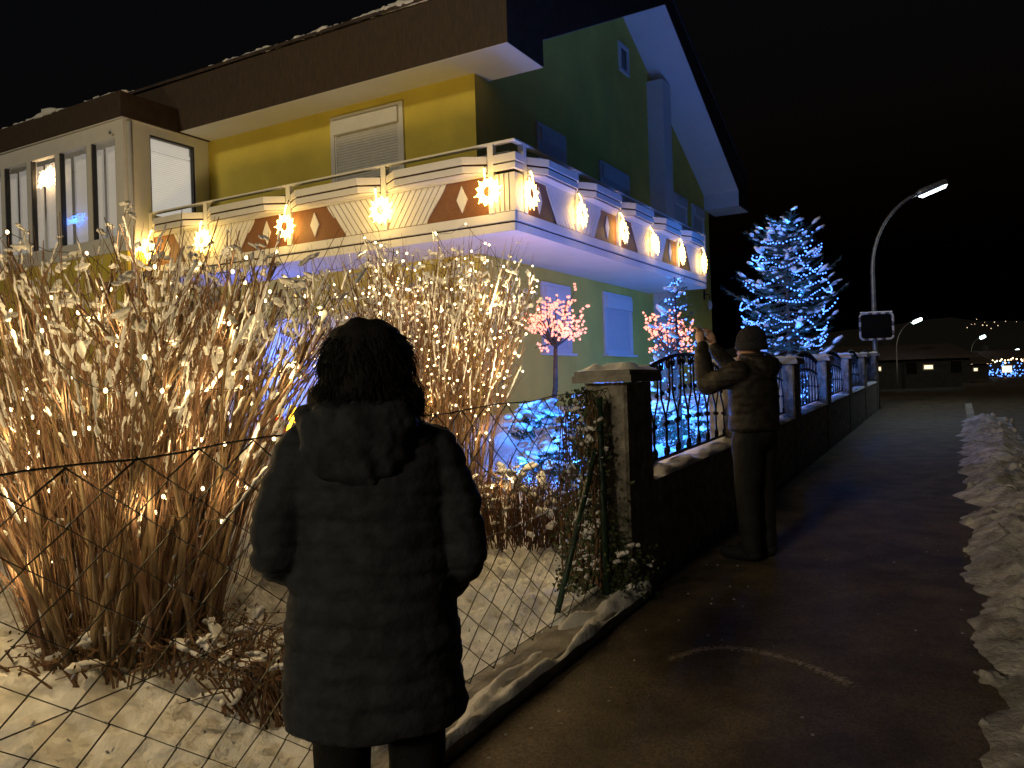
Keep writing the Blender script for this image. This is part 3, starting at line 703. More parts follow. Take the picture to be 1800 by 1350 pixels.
def string_lights(name, label, root, pts, g, rad, cable=True, separate=False, group=None):
    t = thing(name, label, 'string lights', root, 0, group)
    pts = [Vector(p) for p in pts]
    if separate:
        b = MB(); b.ball((0, 0, 0), rad, 2, (1, 1, 1.3)); me = b.mesh('bulb', g, True)
        for p in pts: link('bulb', me, t, p)
    else:
        b = MB()
        for p in pts: b.ball(p, rad*rnd.uniform(.8, 1.15), 1)
        b.obj('bulbs', g, t, True, kind='stuff')
    if cable:
        b = MB()
        for a, c in zip(pts[:-1], pts[1:]):
            if (a-c).length < .9: m_ = (a+c)/2-Vector((0, 0, .12*(a-c).length)); b.tube([a, m_, c], .0022, 3, cap=False)
        if b.v: b.obj('cable', M_cable, t, kind='stuff')
    return t
def chain_order(pts, r_):
    pts = list(pts); out = [pts.pop(0)]
    while pts:
        j = min(range(len(pts)), key=lambda k: (pts[k]-out[-1]).length_squared); out.append(pts.pop(j))
    return out
# big shrub by the wire fence
bx1, by1 = -1.88, 3.92
b1, ap1, tips1, bz1 = bush('cut_back_shrub', 'big bare shrub of thick tan stems with snow, nearest the wire fence', bx1, by1, .42, .38, 1.10, .74, 1.45, 1.98, 130, .007, .024, 10, .44, 430, .027, 21, [M_bark, M_bark, M_bark3, M_bark2])
r_ = random.Random(5)
sel = [p+Vector((r_.gauss(0, .02), -q-.02, r_.gauss(0, .02))) for p, q in r_.sample(ap1, 175) if p.z > .45]
string_lights('string_lights', 'warm white string lights wound through the big tan stemmed shrub', (bx1, by1, bz1), chain_order(sel, r_), G_warm, .0080, True, True)
sl1 = bpy.data.objects['string_lights']
def scatter_lamps(t, pts, n_, power, color, seed, key=None, off=(0, -.05, 0), rad=.025):
    r_ = random.Random(seed); pts = [Vector(p) for p in pts]; ch = [r_.choice(pts)]            # spread evenly over the bulbs
    dd = [(p-ch[0]).length for p in pts]
    while len(ch) < min(n_, len(pts)):
        j = max(range(len(pts)), key=lambda k: dd[k]); ch.append(pts[j]); dd = [min(a, (p-pts[j]).length) for a, p in zip(dd, pts)]
    for p in ch: lamp(t, p+Vector(off), power, color, rad)
front1 = [p for p in sel if p.y < .1]
scatter_lamps(sl1, front1, 34, 1.9, WARM, 3, off=(0, -.24, 0))
# second shrub
bx2, by2 = -.82, 7.2
b2, ap2, tips2, bz2 = bush('twiggy_shrub', 'bare twiggy shrub full of tiny warm lights, between the big shrub and the pillar', bx2, by2, .58, .5, .98, .8, 1.70, 2.22, 150, .005, .012, 11, .36, 420, .028, 33, [M_bark, M_bark2, M_twig])
sel2 = [p+Vector((r_.gauss(0, .02), -q-.015, r_.gauss(0, .02))) for p, q in r_.sample(ap2, 620) if p.z > .35 and p.y < .5]
st2 = string_lights('string_lights', 'dense warm micro lights covering the twiggy shrub', (bx2, by2, bz2), chain_order(sel2, r_), G_warm2, .0105, True)
scatter_lamps(st2, [p for p in sel2 if p.y < .1], 20, 2.9, WARM, 4, off=(0, -.2, 0)); scatter_lamps(st2, [p for p in sel2 if p.x > .45 and p.y < .3], 8, 5, WARM, 9, off=(.22, -.60, -.3))
# low brush under it, with snow
def low_brush(cx, cy, rx, ry, h, n_, seed, label):
    r_ = random.Random(seed); z0 = gz(cx, cy)-.03; t = thing('low_brush', label, 'brush', (cx, cy, z0)); b = MB(); c = MB()
    for i in range(n_):
        a = r_.uniform(0, 6.283); q = math.sqrt(r_.random())*.8; p0 = Vector((rx*q*math.cos(a), ry*q*math.sin(a), 0)); p1 = p0*1.15+Vector((r_.gauss(0, .06), r_.gauss(0, .06), h*r_.uniform(.4, .8))); p2 = p1+Vector((r_.gauss(0, .09), r_.gauss(0, .09), h*r_.uniform(0, .35)))
        b.tube([p0, p1, p2], [.006, .004, .002], 4, cap=False)
        for k in range(3):
            d = Vector((r_.gauss(0, 1), r_.gauss(0, 1), r_.gauss(0, 1))).normalized(); e = d.orthogonal().normalized(); p = p1.lerp(p2, r_.random()); l = r_.uniform(.012, .028); c.add([p, p+d*l*.5+e*l*.3, p+d*l, p+d*l*.5-e*l*.3], [(0, 1, 2, 3)])
    b.obj('twigs', M_twig, t, kind='stuff'); c.obj('dead_leaves', M_deadleaf, t, kind='stuff')
    for i in range(int(n_*.16)):
        a = r_.uniform(0, 6.283); q = math.sqrt(r_.random()); s_ = r_.uniform(.02, .06)
        link('snow_clump', r_.choice(LUMPS), t, (rx*q*math.cos(a), ry*q*math.sin(a), h*(1-.6*q*q)*r_.uniform(.5, 1)), (r_.gauss(0, .4), r_.gauss(0, .4), r_.uniform(0, 6)), (s_*1.5, s_, s_*.7))
    return t
low_brush(-.02, 6.35, .62, .5, .62, 330, 1, 'low dark brush with snow lumps at the foot of the twiggy shrub')
low_brush(-1.0, 3.55, .38, .30, .30, 190, 2, 'matted dead twigs beside the foot of the big tan shrub')
low_brush(-1.75, 3.75, .7, .35, .22, 190, 3, 'matted dark grass and twigs under the big tan shrub')

# ------------------------------------------------------------------ spruces
def spruce(name, label, x, y, H, prof, nb, seed, snow, gap=1.0, nl=.07, z0=None):
    r_ = random.Random(seed); z0 = gz(x, y)-.05; t = thing(name, label, 'tree', (x, y, z0))
    b = MB(); b.tube([(0, 0, 0), (.02, 0, H*.5), (0, .01, H)], [.02+.022*H/2, .012+.012*H/2, .006], 8); b.obj('trunk', M_dbark, t, True)
    c = MB(); br = MB(); s_ = MB(); tips = []
    def needles(p, d, ln):
        k = int(ln/.016); e1 = d.orthogonal().normalized(); e2 = d.cross(e1)
        for i in range(k):
            a = r_.uniform(0, 6.283); q = p+d*ln*(i/k); o_ = (e1*math.cos(a)+e2*math.sin(a)+d*.7).normalized()*nl*r_.uniform(.6, 1.1); wv = d.cross(o_).normalized()*.0055
            c.add([q-wv, q+wv, q+o_], [(0, 1, 2)])
    for i in range(nb):
        f = ((i+.5)/nb)**.9; h = H*(.05+.93*f); az = i*2.39996+r_.gauss(0, .25); ln = prof(h/H)*r_.uniform(.70, 1.18)
        d = Vector((math.cos(az), math.sin(az), 0)); up = .35*f+.02; P = []
        for k in range(6):
            u = k/5; P.append(Vector((0, 0, h))+d*ln*u+Vector((0, 0, ln*(up*u-.28*math.sin(u*2.4)*(1-f*.6)+.16*u*u))))
        br.tube(P, [.014*(1-.8*k/5)*(H/3)**.5 for k in range(6)], 5, cap=False); tips.append(P[-1])
        nt_ = max(3, int(ln/.085*gap))
        for k in range(nt_):
            u = .22+.78*(k+r_.random())/nt_; j = min(4, int(u*5)); p = P[j].lerp(P[j+1], u*5-j); dd = (P[j+1]-P[j]).normalized(); side = dd.cross(Vector((0, 0, 1))).normalized()*(1 if k % 2 else -1)
            td = (dd*.75+side*r_.uniform(.5, .95)+Vector((0, 0, r_.uniform(-.3, .15)))).normalized(); tl = (.12+.30*ln*(1-u)*.8)*r_.uniform(.7, 1.2); needles(p, td, tl)
            if r_.random() < snow: q = p+td*tl*r_.uniform(.2, .8); rr = r_.uniform(.03, .075); s_.lump((q.x, q.y, q.z+.015), (rr*1.7, rr*.75, rr*.45), k+i, 1, .4, td.to_track_quat('X', 'Z').to_matrix())
        for k in range(5): needles(P[k], (P[k+1]-P[k]).normalized(), (P[k+1]-P[k]).length)
        if r_.random() < snow*1.5: q = P[-1].lerp(P[-2], .35); rr = r_.uniform(.04, .09); s_.lump((q.x, q.y, q.z+.02), (rr*1.8, rr*.8, rr*.5), i, 1, .4, (P[-1]-P[-2]).to_track_quat('X', 'Z').to_matrix())
    needles(Vector((0, 0, H*.9)), Vector((0, 0, 1)), H*.1)
    cr_ = c.obj('crown', M_needle, t); br.obj('branches', M_dbark, cr_, kind='stuff')
    if s_.v: s_.obj('branch_snow', M_snow, cr_, True, kind='stuff')
    return t, tips, z0
def big_prof(f): return (1.28*(1-max(f, .2))**.30 if f < .93 else .30)*(1+.14*math.sin(f*21+1)+.06*math.sin(f*47))*(.86 if .3 < f < .45 else 1)
bt, btips, btz = spruce('spruce_tree', 'tall snowy spruce hung with swags of blue lights behind the far fence', 5.80, 17.0, 4.30, big_prof, 135, 4, .20, 1.1, .085)
r_ = random.Random(8); P = []
lev = [.97, .87, .82, .74, .66, .57, .47, .36, .25, .14, .06]
for k in range(10):
    f0, f1 = lev[k], lev[k+1]; n_ = r_.choice([5, 6, 7]); a0 = r_.uniform(0, 6)
    for j in range(n_):
        aa, ab = a0+2*math.pi*j/n_, a0+2*math.pi*(j+1)/n_
        m = max(4, int(big_prof(f0)*2*math.pi/n_/.075))
        sag = r_.uniform(.04, .26)
        for q in range(m):
            u = q/m; a = aa+(ab-aa)*u; f = f0+(f1-f0)*(j+u)/n_; rr = big_prof(f)*(.92+.14*math.sin(a*3+k))*(1-.14*math.sin(math.pi*u)); P.append(Vector((rr*math.cos(a), rr*math.sin(a), 4.3*f-.02+.1*(1-f)-sag*math.sin(math.pi*u)+r_.gauss(0, .012))))
lt = string_lights('string_lights', 'blue string lights swagged round the tall spruce', (5.80, 17.0, btz), P, G_blue, .019)
camside = [p for p in P if p.y < 0 or p.x < -.2]
scatter_lamps(lt, [p*1.0 for p in P if p.x < .1 and p.y < .5], 12, 20.0, BLUE, 6, off=(-.12, -.15, 0), rad=.05)
def small_prof(f): return .62*(1-f)**.8+.05
st_, stips, stz = spruce('young_spruce', 'small sparse spruce with blue lights in front of the gable wall', 2.24, 11.0, 2.45, small_prof, 46, 9, .10, .75, .06)
P = []
for k in range(230):
    f = k/230*.93+.06; a = k*.36; rr = small_prof(f)*r_.uniform(.55, 1.0); P.append(Vector((rr*math.cos(a), rr*math.sin(a), 2.45*f+r_.gauss(0, .02))))
lt = string_lights('string_lights', 'blue string lights spiralling up the small sparse spruce', (2.24, 11.0, stz), P, G_blue, .013)
scatter_lamps(lt, P, 8, 24.0, BLUE, 7, off=(-.1, .1, .05), rad=.05)

# ------------------------------------------------------------------ pink blossom light trees
def blossom(x, y, zc, rad, nb, seed, label, power, zb=None):
    r_ = random.Random(seed); z0 = gz(x, y)-.03; H = zc-z0; t = thing('blossom_light_tree', label, 'light tree', (x, y, z0), 0, 'pink blossom light trees')
    b = MB(); base = Vector((-.10, 0, 0)); fork = Vector((.0, 0, H-rad*.9)); b.tube([base, base.lerp(fork, .5)+Vector((.03, 0, 0)), fork], [.045, .038, .03], 8)
    b.obj('trunk', M_dbark, t, True); tips = []; br = MB()
    for i in range(26):
        d = Vector((r_.gauss(0, 1), r_.gauss(0, 1), r_.gauss(.25, .9))).normalized(); ln = rad*r_.uniform(.75, 1.15); e = Vector((0, 0, H))+d*ln; m = fork.lerp(e, .5)+Vector((r_.gauss(0, .04), r_.gauss(0, .04), .05))
        br.tube([fork, m, e], [.016, .010, .005], 5, cap=False)
        for k in range(7):
            q = m.lerp(e, r_.uniform(0, 1.0)); e2 = q+Vector((r_.gauss(0, 1), r_.gauss(0, 1), r_.gauss(.1, .8))).normalized()*rad*r_.uniform(.15, .36); br.tube([q, e2], [.005, .003], 4, cap=False); tips += [e2, q.lerp(e2, .5)]
        tips.append(e)
    br.obj('branches', M_dbark, t, kind='stuff')
    r_.shuffle(tips); tips = tips[:nb]; me = None; c = MB()
    for p in tips:
        c.ball(p, .0135, 1)
        for k in range(5):
            a = k*1.2566+r_.random(); c.add([p, p+Vector((.022*math.cos(a), -.006, .022*math.sin(a))), p+Vector((.022*math.cos(a+.8), -.006, .022*math.sin(a+.8)))], [(0, 1, 2)])
    c.obj('blossoms', G_pink, t, kind='stuff')
    for i in range(5):
        p = Vector((0, 0, H))+Vector((math.cos(i*1.26), math.sin(i*1.26), r_.uniform(-.3, .5)))*rad*1.05; lamp(t, p, power, PINK, .06)
blossom(.66, 12.0, 2.42, .46, 380, 3, 'pink blossom light tree in front of the shuttered lower gable window', 6)
blossom(2.72, 14.0, 2.30, .42, 330, 6, 'pink blossom light tree behind the small blue lit spruce', 5)

# ------------------------------------------------------------------ blue lit snowy shrubs
def net_shrub(x, y, rx, ry, h, nbulb, seed, label, power, nl=2, snowf=1.):
    r_ = random.Random(seed); z0 = gz(x, y)-.03; t = thing('round_shrub', label, 'shrub', (x, y, z0)); b = MB(); P = []
    for i in range(int(260*rx*ry/.2)):
        a = r_.uniform(0, 6.283); e = math.asin(r_.random()); d = Vector((math.cos(a)*math.cos(e)*rx, math.sin(a)*math.cos(e)*ry, math.sin(e)*h)); p0 = d*r_.uniform(.25, .6); p1 = d*r_.uniform(.9, 1.05)
        b.tube([p0, p1], [.006, .003], 4, cap=False)
        for k in range(4):
            q = p0.lerp(p1, r_.uniform(.4, 1)); w_ = Vector((r_.gauss(0, 1), r_.gauss(0, 1), r_.gauss(0, 1))).normalized()*.05; v_ = w_.orthogonal().normalized()*.014; b.add([q-v_, q+w_, q+v_], [(0, 1, 2)])
    b.obj('foliage', M_needle, t, kind='stuff')
    for i in range(int(26*snowf)):
        a = r_.uniform(0, 6.283); e = R(r_.uniform(25, 90)); s_ = r_.uniform(.06, .14)
        link('snow_clump', r_.choice(LUMPS), t, (math.cos(a)*math.cos(e)*rx*.95, math.sin(a)*math.cos(e)*ry*.95, math.sin(e)*h*.97), (r_.gauss(0, .2), r_.gauss(0, .2), r_.uniform(0, 6)), (s_*1.4, s_*1.1, s_*.55))
    for i in range(nbulb):
        a = r_.uniform(0, 6.283); e = math.asin(r_.uniform(.02, 1)); P.append(Vector((math.cos(a)*math.cos(e)*rx*1.06, math.sin(a)*math.cos(e)*ry*1.06, math.sin(e)*h*1.06)))
    l = string_lights('string_lights', label.replace('shrub', 'shrub net lights', 1) if False else 'blue lights over the '+label, (x, y, z0), chain_order(P, r_), G_blue, .011)
    scatter_lamps(l, [p for p in P if p.y < .05], nl+1, power*3.6, BLUE, seed, off=(0, -.14, .14), rad=.06)
def on(x_, y_, D): return ((x_-900)/1430*D, D)
for px, D, rx, h, nbu, lab, pw in ((945, 10.2, .38, .50, 70, 'snowy round shrub below the pink light tree', 6), (1000, 9.4, .42, .52, 120, 'snowy round shrub touching the near pillar', 7), (1062, 11.4, .45, .78, 90, 'snow topped shrub behind the near pillar cap', 7),
                       (1165, 11.6, .45, .60, 110, 'snowy shrub behind the first iron panel', 8), (1222, 12.6, .5, .7, 120, 'snowy shrub beyond the small spruce', 8), (965, 8.6, .32, .36, 60, 'low snow covered mound shrub beside the wire mesh', 4)):
    x, y = on(px, 0, D); net_shrub(x, y, rx, rx*.9, h, nbu, px, lab, pw)
net_shrub(6.75, 18.9, .75, .5, .95, 190, 77, 'snowy spreading shrub right of the tall spruce', 9)
net_shrub(5.1, 15.4, .6, .5, .7, 130, 78, 'low snowy shrub in front of the tall spruce', 8)
# cold light pooling on the wall behind the shrubs: a blue light column and figures by the front door
def at_px(px, py, D):
    dx = px-900; dy = 675-py; c_, s_ = math.cos(R(1.86)), math.sin(R(1.86)); a = dx*c_+dy*s_; b_ = -dx*s_+dy*c_; return Vector((a/1430*D, D, 1.45+(b_/1430+4/1430)*D))
q = hm @ Vector((-4.9, -.75, 1.7)); z0 = gz(q.x, q.y); t = thing('light_column', 'slim blue glittering light column behind the big tan shrub', 'light column', (q.x, q.y, z0))
b = MB(); b.tube([(0, 0, 0), (0, 0, q.z-z0+.45)], .02, 8); b.obj('pole', M_iron, t); b = MB()
for i in range(150): a = i*.7; b.ball((.075*math.cos(a), .075*math.sin(a), .1+(q.z-z0+.33)*i/150), .010)
b.obj('bulbs', G_blue, t, kind='stuff')
for k in range(3): lamp(t, (.35, .10, .4+.45*k), 48, (.04, .14, 1), .05)
q = at_px(486, 712, 11.5); z0 = gz(q.x, q.y); t = thing('santa_figure', 'small glowing red robed figure on the snow behind the shrubs', 'figure', (q.x, q.y, z0))
b = MB(); b.loft([((0, 0, 0), .11, .10), ((0, 0, .12), .13, .11), ((0, 0, .24), .10, .09), ((0, 0, .31), .06, .06)], 16); b.obj('robe', G_redf, t, True)
b = MB(); b.ball((0, -.01, .35), .062, 2); b.obj('head', M_skin, t, True); b = MB(); b.loft([((0, 0, .37), .07, .07), ((.01, 0, .44), .045, .045), ((.03, 0, .52), .008, .008)], 14); b.obj('cap', G_redf, t, True)
b = MB(); b.lump((0, -.06, .31), (.05, .03, .06), 3, 2, .2); b.obj('beard', M_snow, t, True)
q = at_px(514, 710, 11.4); z0 = gz(q.x, q.y); t = thing('snowman_lantern', 'small glowing yellow snowman lantern beside the red figure', 'figure', (q.x, q.y, z0))
for zz_, rr, nm in ((.09, .10, 'body'), (.26, .085, 'chest'), (.38, .06, 'head')): b = MB(); b.lump((0, 0, zz_), (rr, rr, rr), 1, 3, .06); b.obj(nm, G_yellow, t, True)
lamp(t, (0, -.16, .25), 14, (1, .62, .1), .06)
q = at_px(95, 780, 8.4); z0 = gz(q.x, q.y); t = thing('garden_floodlight', 'yellow garden floodlight glowing on the snow behind the big tan shrub', 'floodlight', (q.x, q.y, z0))
fd = (hm @ Vector((-2.6, 0, 5.2))-Vector((q.x, q.y, z0+.3))).normalized(); fq = fd.to_track_quat('-Z', 'Y').to_matrix()
b = MB(); b.tube([(0, 0, 0), (0, 0, .22)], .012, 8); b.box(-.10, .10, -.07, .07, -.02, .015); b.obj('stand', M_iron, t)
b = MB(); b.loft([(Vector((0, 0, .3))+fq @ Vector((0, 0, .08)), .05, .05, fq), (Vector((0, 0, .3))+fq @ Vector((0, 0, .0)), .11, .09, fq), (Vector((0, 0, .3))+fq @ Vector((0, 0, -.04)), .13, .10, fq)], 16); fh = b.obj('housing', M_iron, t, True)
b = MB(); b.loft([(Vector((0, 0, .3))+fq @ Vector((0, 0, -.041)), .115, .088, fq), (Vector((0, 0, .3))+fq @ Vector((0, 0, -.046)), .11, .085, fq)], 16); b.obj('lens', G_yellow, fh)
ld = bpy.data.lights.new('lamp_light', 'SPOT'); ld.energy = 620; ld.color = (1, .70, .27); ld.spot_size = R(110); ld.spot_blend = .8; ld.shadow_soft_size = .5
lo_ = bpy.data.objects.new('lamp_light', ld); col.objects.link(lo_); lo_.parent = t; lo_.location = Vector((0, 0, .3))+fd*.32; lo_.rotation_euler = fd.to_track_quat('-Z', 'Y').to_euler()
lamp(t, (.0, -.15, .30), 9, (1, .66, .12), .06)

# ------------------------------------------------------------------ ivy on the near pillar
iv = thing('ivy', 'ragged ivy with snow climbing the near pillar and green post', 'ivy', W(4.62, 1.9, SLOPE*4.6+.05), STREET)
lf = MB(); vn = MB(); r_ = random.Random(12)
def leaf(p, nrm, l):
    nrm = nrm.normalized(); e = nrm.orthogonal().normalized(); e.rotate(Matrix.Rotation(r_.uniform(0, 6.28), 3, nrm)); f_ = nrm.cross(e); d = nrm*l*.15
    lf.add([p, p+e*l*.5+f_*l*.25+d, p+f_*l+d*.2, p-e*l*.5+f_*l*.25+d], [(0, 1, 2, 3)])
for i in range(2600):
    z = 1.25*r_.random()**1.5
    wv = .05+.09*(1-z/1.3)
    x = r_.uniform(-.05, .04)-.08*(1-z/1.3)*r_.random(); y = r_.gauss(.13, wv)
    if y < -.24-.1*(1-z) or y > .34: continue
    leaf(Vector((x, y, z)), Vector((-1, r_.gauss(-.2, .6), r_.gauss(.2, .5))), r_.uniform(.012, .030))
for i in range(420):
    leaf(Vector((r_.gauss(.05, .12), r_.gauss(-.10, .07), .32*r_.random()**1.6)), Vector((r_.gauss(-.6, .5), -.8, r_.gauss(.4, .4))), r_.uniform(.012, .032))
lf.obj('leaves', M_leaf, iv, kind='stuff')
for i in range(26):
    y0 = min(.27, max(.02, r_.gauss(.14, .07))); P_ = [Vector((-.05+r_.gauss(0, .02), y0+r_.gauss(0, .012), 1.25*k/7*r_.uniform(.9, 1))) for k in range(8)]; vn.tube(P_, [.007*(1-.09*k) for k in range(8)], 4, cap=False)
vn.obj('vines', M_twig, iv, kind='stuff')
for i in range(120):
    z = 1.2*r_.random()**1.3; s_ = r_.uniform(.008, .022)
    link('snow_clump', r_.choice(LUMPS), iv, (r_.uniform(-.1, -.02), r_.gauss(.12, .09), z), (r_.gauss(0, .5), r_.gauss(0, .5), r_.random()*6), (s_*1.5, s_, s_*.9))
for i in range(7):
    s_ = r_.uniform(.015, .035)
    link('snow_clump', r_.choice(LUMPS), iv, (r_.gauss(-.05, .12), r_.uniform(-.26, -.10), r_.uniform(.02, .32)), (r_.gauss(0, .5), r_.gauss(0, .5), r_.random()*6), (s_*1.3, s_, s_*.9))

# ------------------------------------------------------------------ people
def limb(mb, pts, rad, n=14):
    pts = [Vector(p) for p in pts]; P = []; Q = []
    for i in range(len(pts)-1):                          # densify for roundness
        for k in range(4): t = k/4; P.append(pts[i].lerp(pts[i+1], t)); Q.append(rad[i]+(rad[i+1]-rad[i])*t)
    P.append(pts[-1]); Q.append(rad[-1]); mb.tube(P, Q, n); mb.ball(pts[0], rad[0]*.99, 2); mb.ball(pts[-1], rad[-1]*.99, 2)
    for p, q in zip(pts[1:-1], rad[1:-1]): mb.ball(p, q*.99, 2)
def hand(mb, wrist, fwd, up, side):
    """palm and five fingers curled forward; side=+1/-1 puts the thumb"""
    w_ = Vector(wrist); f = Vector(fwd).normalized(); u = Vector(up).normalized(); s_ = f.cross(u).normalized()*side
    palm = w_+f*.045
    mb.tube([w_-f*.02, w_+f*.02, w_+f*.05, w_+f*.085], [.026, .030, .036, .030], 10)
    for k, (o_, l) in enumerate(((-.030, .062), (-.010, .074), (.011, .070), (.030, .055))):
        p0 = w_+f*.075+s_*o_; p1 = p0+f*l*.5+u*.004; p2 = p1+f*l*.25-u*l*.32; p3 = p2-u*l*.30-f*l*.05; mb.tube([p0, p1, p2, p3], [.0105, .0098, .009, .0075], 8)
    p0 = w_+f*.025-s_*.030; p1 = p0-s_*.028+f*.028-u*.006; p2 = p1+f*.03-u*.012; mb.tube([p0, p1, p2], [.013, .0115, .009], 8)
def head(mb, c, k=1.0):
    c = Vector(c)
    mb.loft([(c+Vector((0, .012, -.115))*k, .035*k, .040*k), (c+Vector((0, .008, -.09))*k, .055*k, .068*k), (c+Vector((0, .002, -.04))*k, .070*k, .088*k), (c+Vector((0, -.004, .02))*k, .076*k, .097*k), (c+Vector((0, -.008, .07))*k, .066*k, .085*k), (c+Vector((0, -.008, .105))*k, .038*k, .05*k)], 20)
    mb.ball(c+Vector((0, .098, -.018))*k, .016*k, 2, (.8, 1, 1.5)); mb.ball(c+Vector((0, .088, -.062))*k, .016*k, 2, (1.6, .6, .6)); mb.ball(c+Vector((0, .085, -.10))*k, .022*k, 2)
    for s_ in (-1, 1): mb.ball(c+Vector((.076*s_, -.005, -.01))*k, .026*k, 2, (.4, .7, 1.2)); mb.ball(c+Vector((.03*s_, .083, .008))*k, .013*k, 2, (1, .6, .8))
# person in the long quilted coat, back to us at the wire fence
wxx, wyy = -.385, 2.17; wz = z_side(*sp(wxx, wyy))
wom = thing('person', 'person in long dark quilted hooded coat, seen from behind at wire fence', 'person', (wxx, wyy, wz), R(10))
body = MB(); head(body, (0, .01, 1.465)); body.tube([(0, 0, 1.30), (0, 0, 1.40)], [.055, .05], 12)
body.loft([((0, 0, .80), .15, .11), ((0, 0, .95), .14, .10), ((0, 0, 1.2), .16, .10), ((0, 0, 1.31), .10, .08)], 18)
for s_ in (-1, 1):
    limb(body, [(.085*s_, 0, .84), (.095*s_, .01, .46), (.10*s_, -.01, .09)], [.085, .06, .042]); limb(body, [(.10*s_, -.02, .05), (.105*s_, .14, .035)], [.042, .038])
    limb(body, [(.16*s_, 0, 1.25), (.24*s_, -.02, .98), (.15*s_, .17, .90)], [.045, .042, .03]); hand(body, (.14*s_, .175, .90), (-.7*s_, .6, -.2), (0, .3, 1), s_)
bo = remeshed('body', body, M_skin, wom, .009, 3)
def quilt(z, sp_=.066, d=.010): t = (z % sp_)/sp_; return d*(abs(math.sin(math.pi*t))**.35-.7)
coat = MB()
coat.loft([((-.005, 0, .535), .236, .175), ((-.005, 0, .56), .240, .178), ((-.005, 0, .75), .232, .172), ((0, 0, .92), .218, .160), ((0, 0, 1.06), .208, .150), ((0, 0, 1.18), .212, .142), ((0, -.005, 1.26), .205, .128), ((0, -.005, 1.315), .165, .112), ((0, 0, 1.36), .105, .095), ((0, 0, 1.405), .085, .085)], 30)
limb(coat, [(-.165, 0, 1.26), (-.222, -.01, 1.13), (-.246, -.03, 1.00), (-.20, .10, .925), (-.14, .19, .91)], [.072, .074, .068, .062, .056])
limb(coat, [(.165, 0, 1.25), (.216, -.01, 1.11), (.236, -.03, .96), (.205, .08, .875), (.15, .18, .86)], [.072, .074, .068, .062, .056])
def coat_disp(c, n_):
    d = quilt(c.z-.02+.012*math.sin(c.x*9), .066, .010)*(1 if abs(n_.z) < .8 else .2)
    if c.z < .56: d *= .3
    return d+.007*fbm((c.x*1.0, c.y, c.z*2.2), 7, 3)+.003*fbm((c.x*.6, c.y*.6, c.z*1.6), 24, 2)
remeshed('coat', coat, M_coat, wom, .009, 5, coat_disp)
hood = MB()
hood.loft([((-.01, -.02, 1.385), .110, .10), ((-.02, -.06, 1.37), .140, .110), ((-.025, -.09, 1.325), .155, .085), ((-.03, -.11, 1.26), .140, .062), ((-.03, -.12, 1.20), .105, .045), ((-.02, -.12, 1.165), .05, .028)], 24)
hood.lump((-.14, -.03, 1.325), (.055, .08, .06), 4, 2, .2)
remeshed('hood', hood, M_coat, wom, .009, 5, lambda c, n_: .010*fbm((c.x*2.2+c.z, c.y, c.z*.8), 10, 3)+.004*fbm((c.x, c.y, c.z), 30, 2))
tr_ = MB()
for s_ in (-1, 1): limb(tr_, [(.085*s_, 0, .82), (.098*s_, .01, .46), (.10*s_, -.01, .10)], [.105, .078, .066])
tr_.ball((0, 0, .82), .13, 2); remeshed('trousers', tr_, M_trous, wom, .012, 5, lambda c, n_: .006*fbm((c.x, c.y, c.z), 9, 2))
bt_ = MB()
for s_ in (-1, 1): limb(bt_, [(.10*s_, -.03, .055), (.107*s_, .16, .045)], [.053, .048]); bt_.tube([(.10*s_, -.01, .05), (.10*s_, -.01, .16)], [.055, .058], 12)
remeshed('boots', bt_, M_trous, wom, .01, 4)
hr_ = MB()
hr_.loft([((0, -.005, 1.325), .075, .06), ((0, -.015, 1.36), .110, .09), ((-.004, -.018, 1.40), .118, .108), ((0, -.015, 1.46), .114, .122), ((0, -.012, 1.52), .110, .122), ((0, -.01, 1.57), .088, .10), ((0, -.005, 1.598), .045, .05)], 26)
hr_.lump((-.125, -.02, 1.385), (.035, .05, .05), 2, 2, .3); hr_.lump((.115, -.02, 1.37), (.035, .05, .05), 3, 2, .3)
hair = remeshed('hair', hr_, M_hair, wom, .008, 3, lambda c, n_: .010*fbm((c.x, c.y, c.z*.55), 15, 3))
sd_ = MB(); r_ = random.Random(4)
for i in range(700):
    a = r_.uniform(0, 6.283); e = r_.uniform(-.6, 1.0); c_ = Vector((0, -.012, 1.47)); d = Vector((.122*math.cos(a)*math.cos(e), .126*math.sin(a)*math.cos(e), .122*math.sin(e)))
    p = c_+d; tan = Vector((r_.gauss(0, .25)-d.y*2*0, r_.gauss(0, .25), -1)); out = Vector((d.x, d.y, 0)).normalized() if math.hypot(d.x, d.y) > .02 else Vector((0, -1, 0)); l = r_.uniform(.03, .075)
    tan = tan-d.normalized()*tan.dot(d.normalized())
    if tan.length < .01: continue
    tan.normalize(); sd_.tube([p-d*.03, p+tan*l*.4+out*.002, p+tan*l*.8+out*r_.uniform(-.004, .004), p+tan*l+out*r_.uniform(-.006, .008)], [.0016, .0015, .0012, .0006], 3, cap=False)
for i in range(500):
    a = r_.uniform(0, 6.283); z = r_.uniform(1.34, 1.44); rr = .126+r_.uniform(-.01, .012); p = Vector((rr*math.cos(a), -.015+rr*.85*math.sin(a), z)); out = Vector((math.cos(a), math.sin(a), 0)); q = r_.uniform(.5, 1)
    sd_.tube([p, p+out*.012*q+Vector((0, 0, -.02)), p+out*.026*q+Vector((r_.gauss(0, .006), 0, -.032)), p+out*.03*q+Vector((0, 0, -.018*q))], [.0018, .0016, .0012, .0006], 3, cap=False)
sd_.obj('loose_strands', M_hair, hair, kind='stuff')

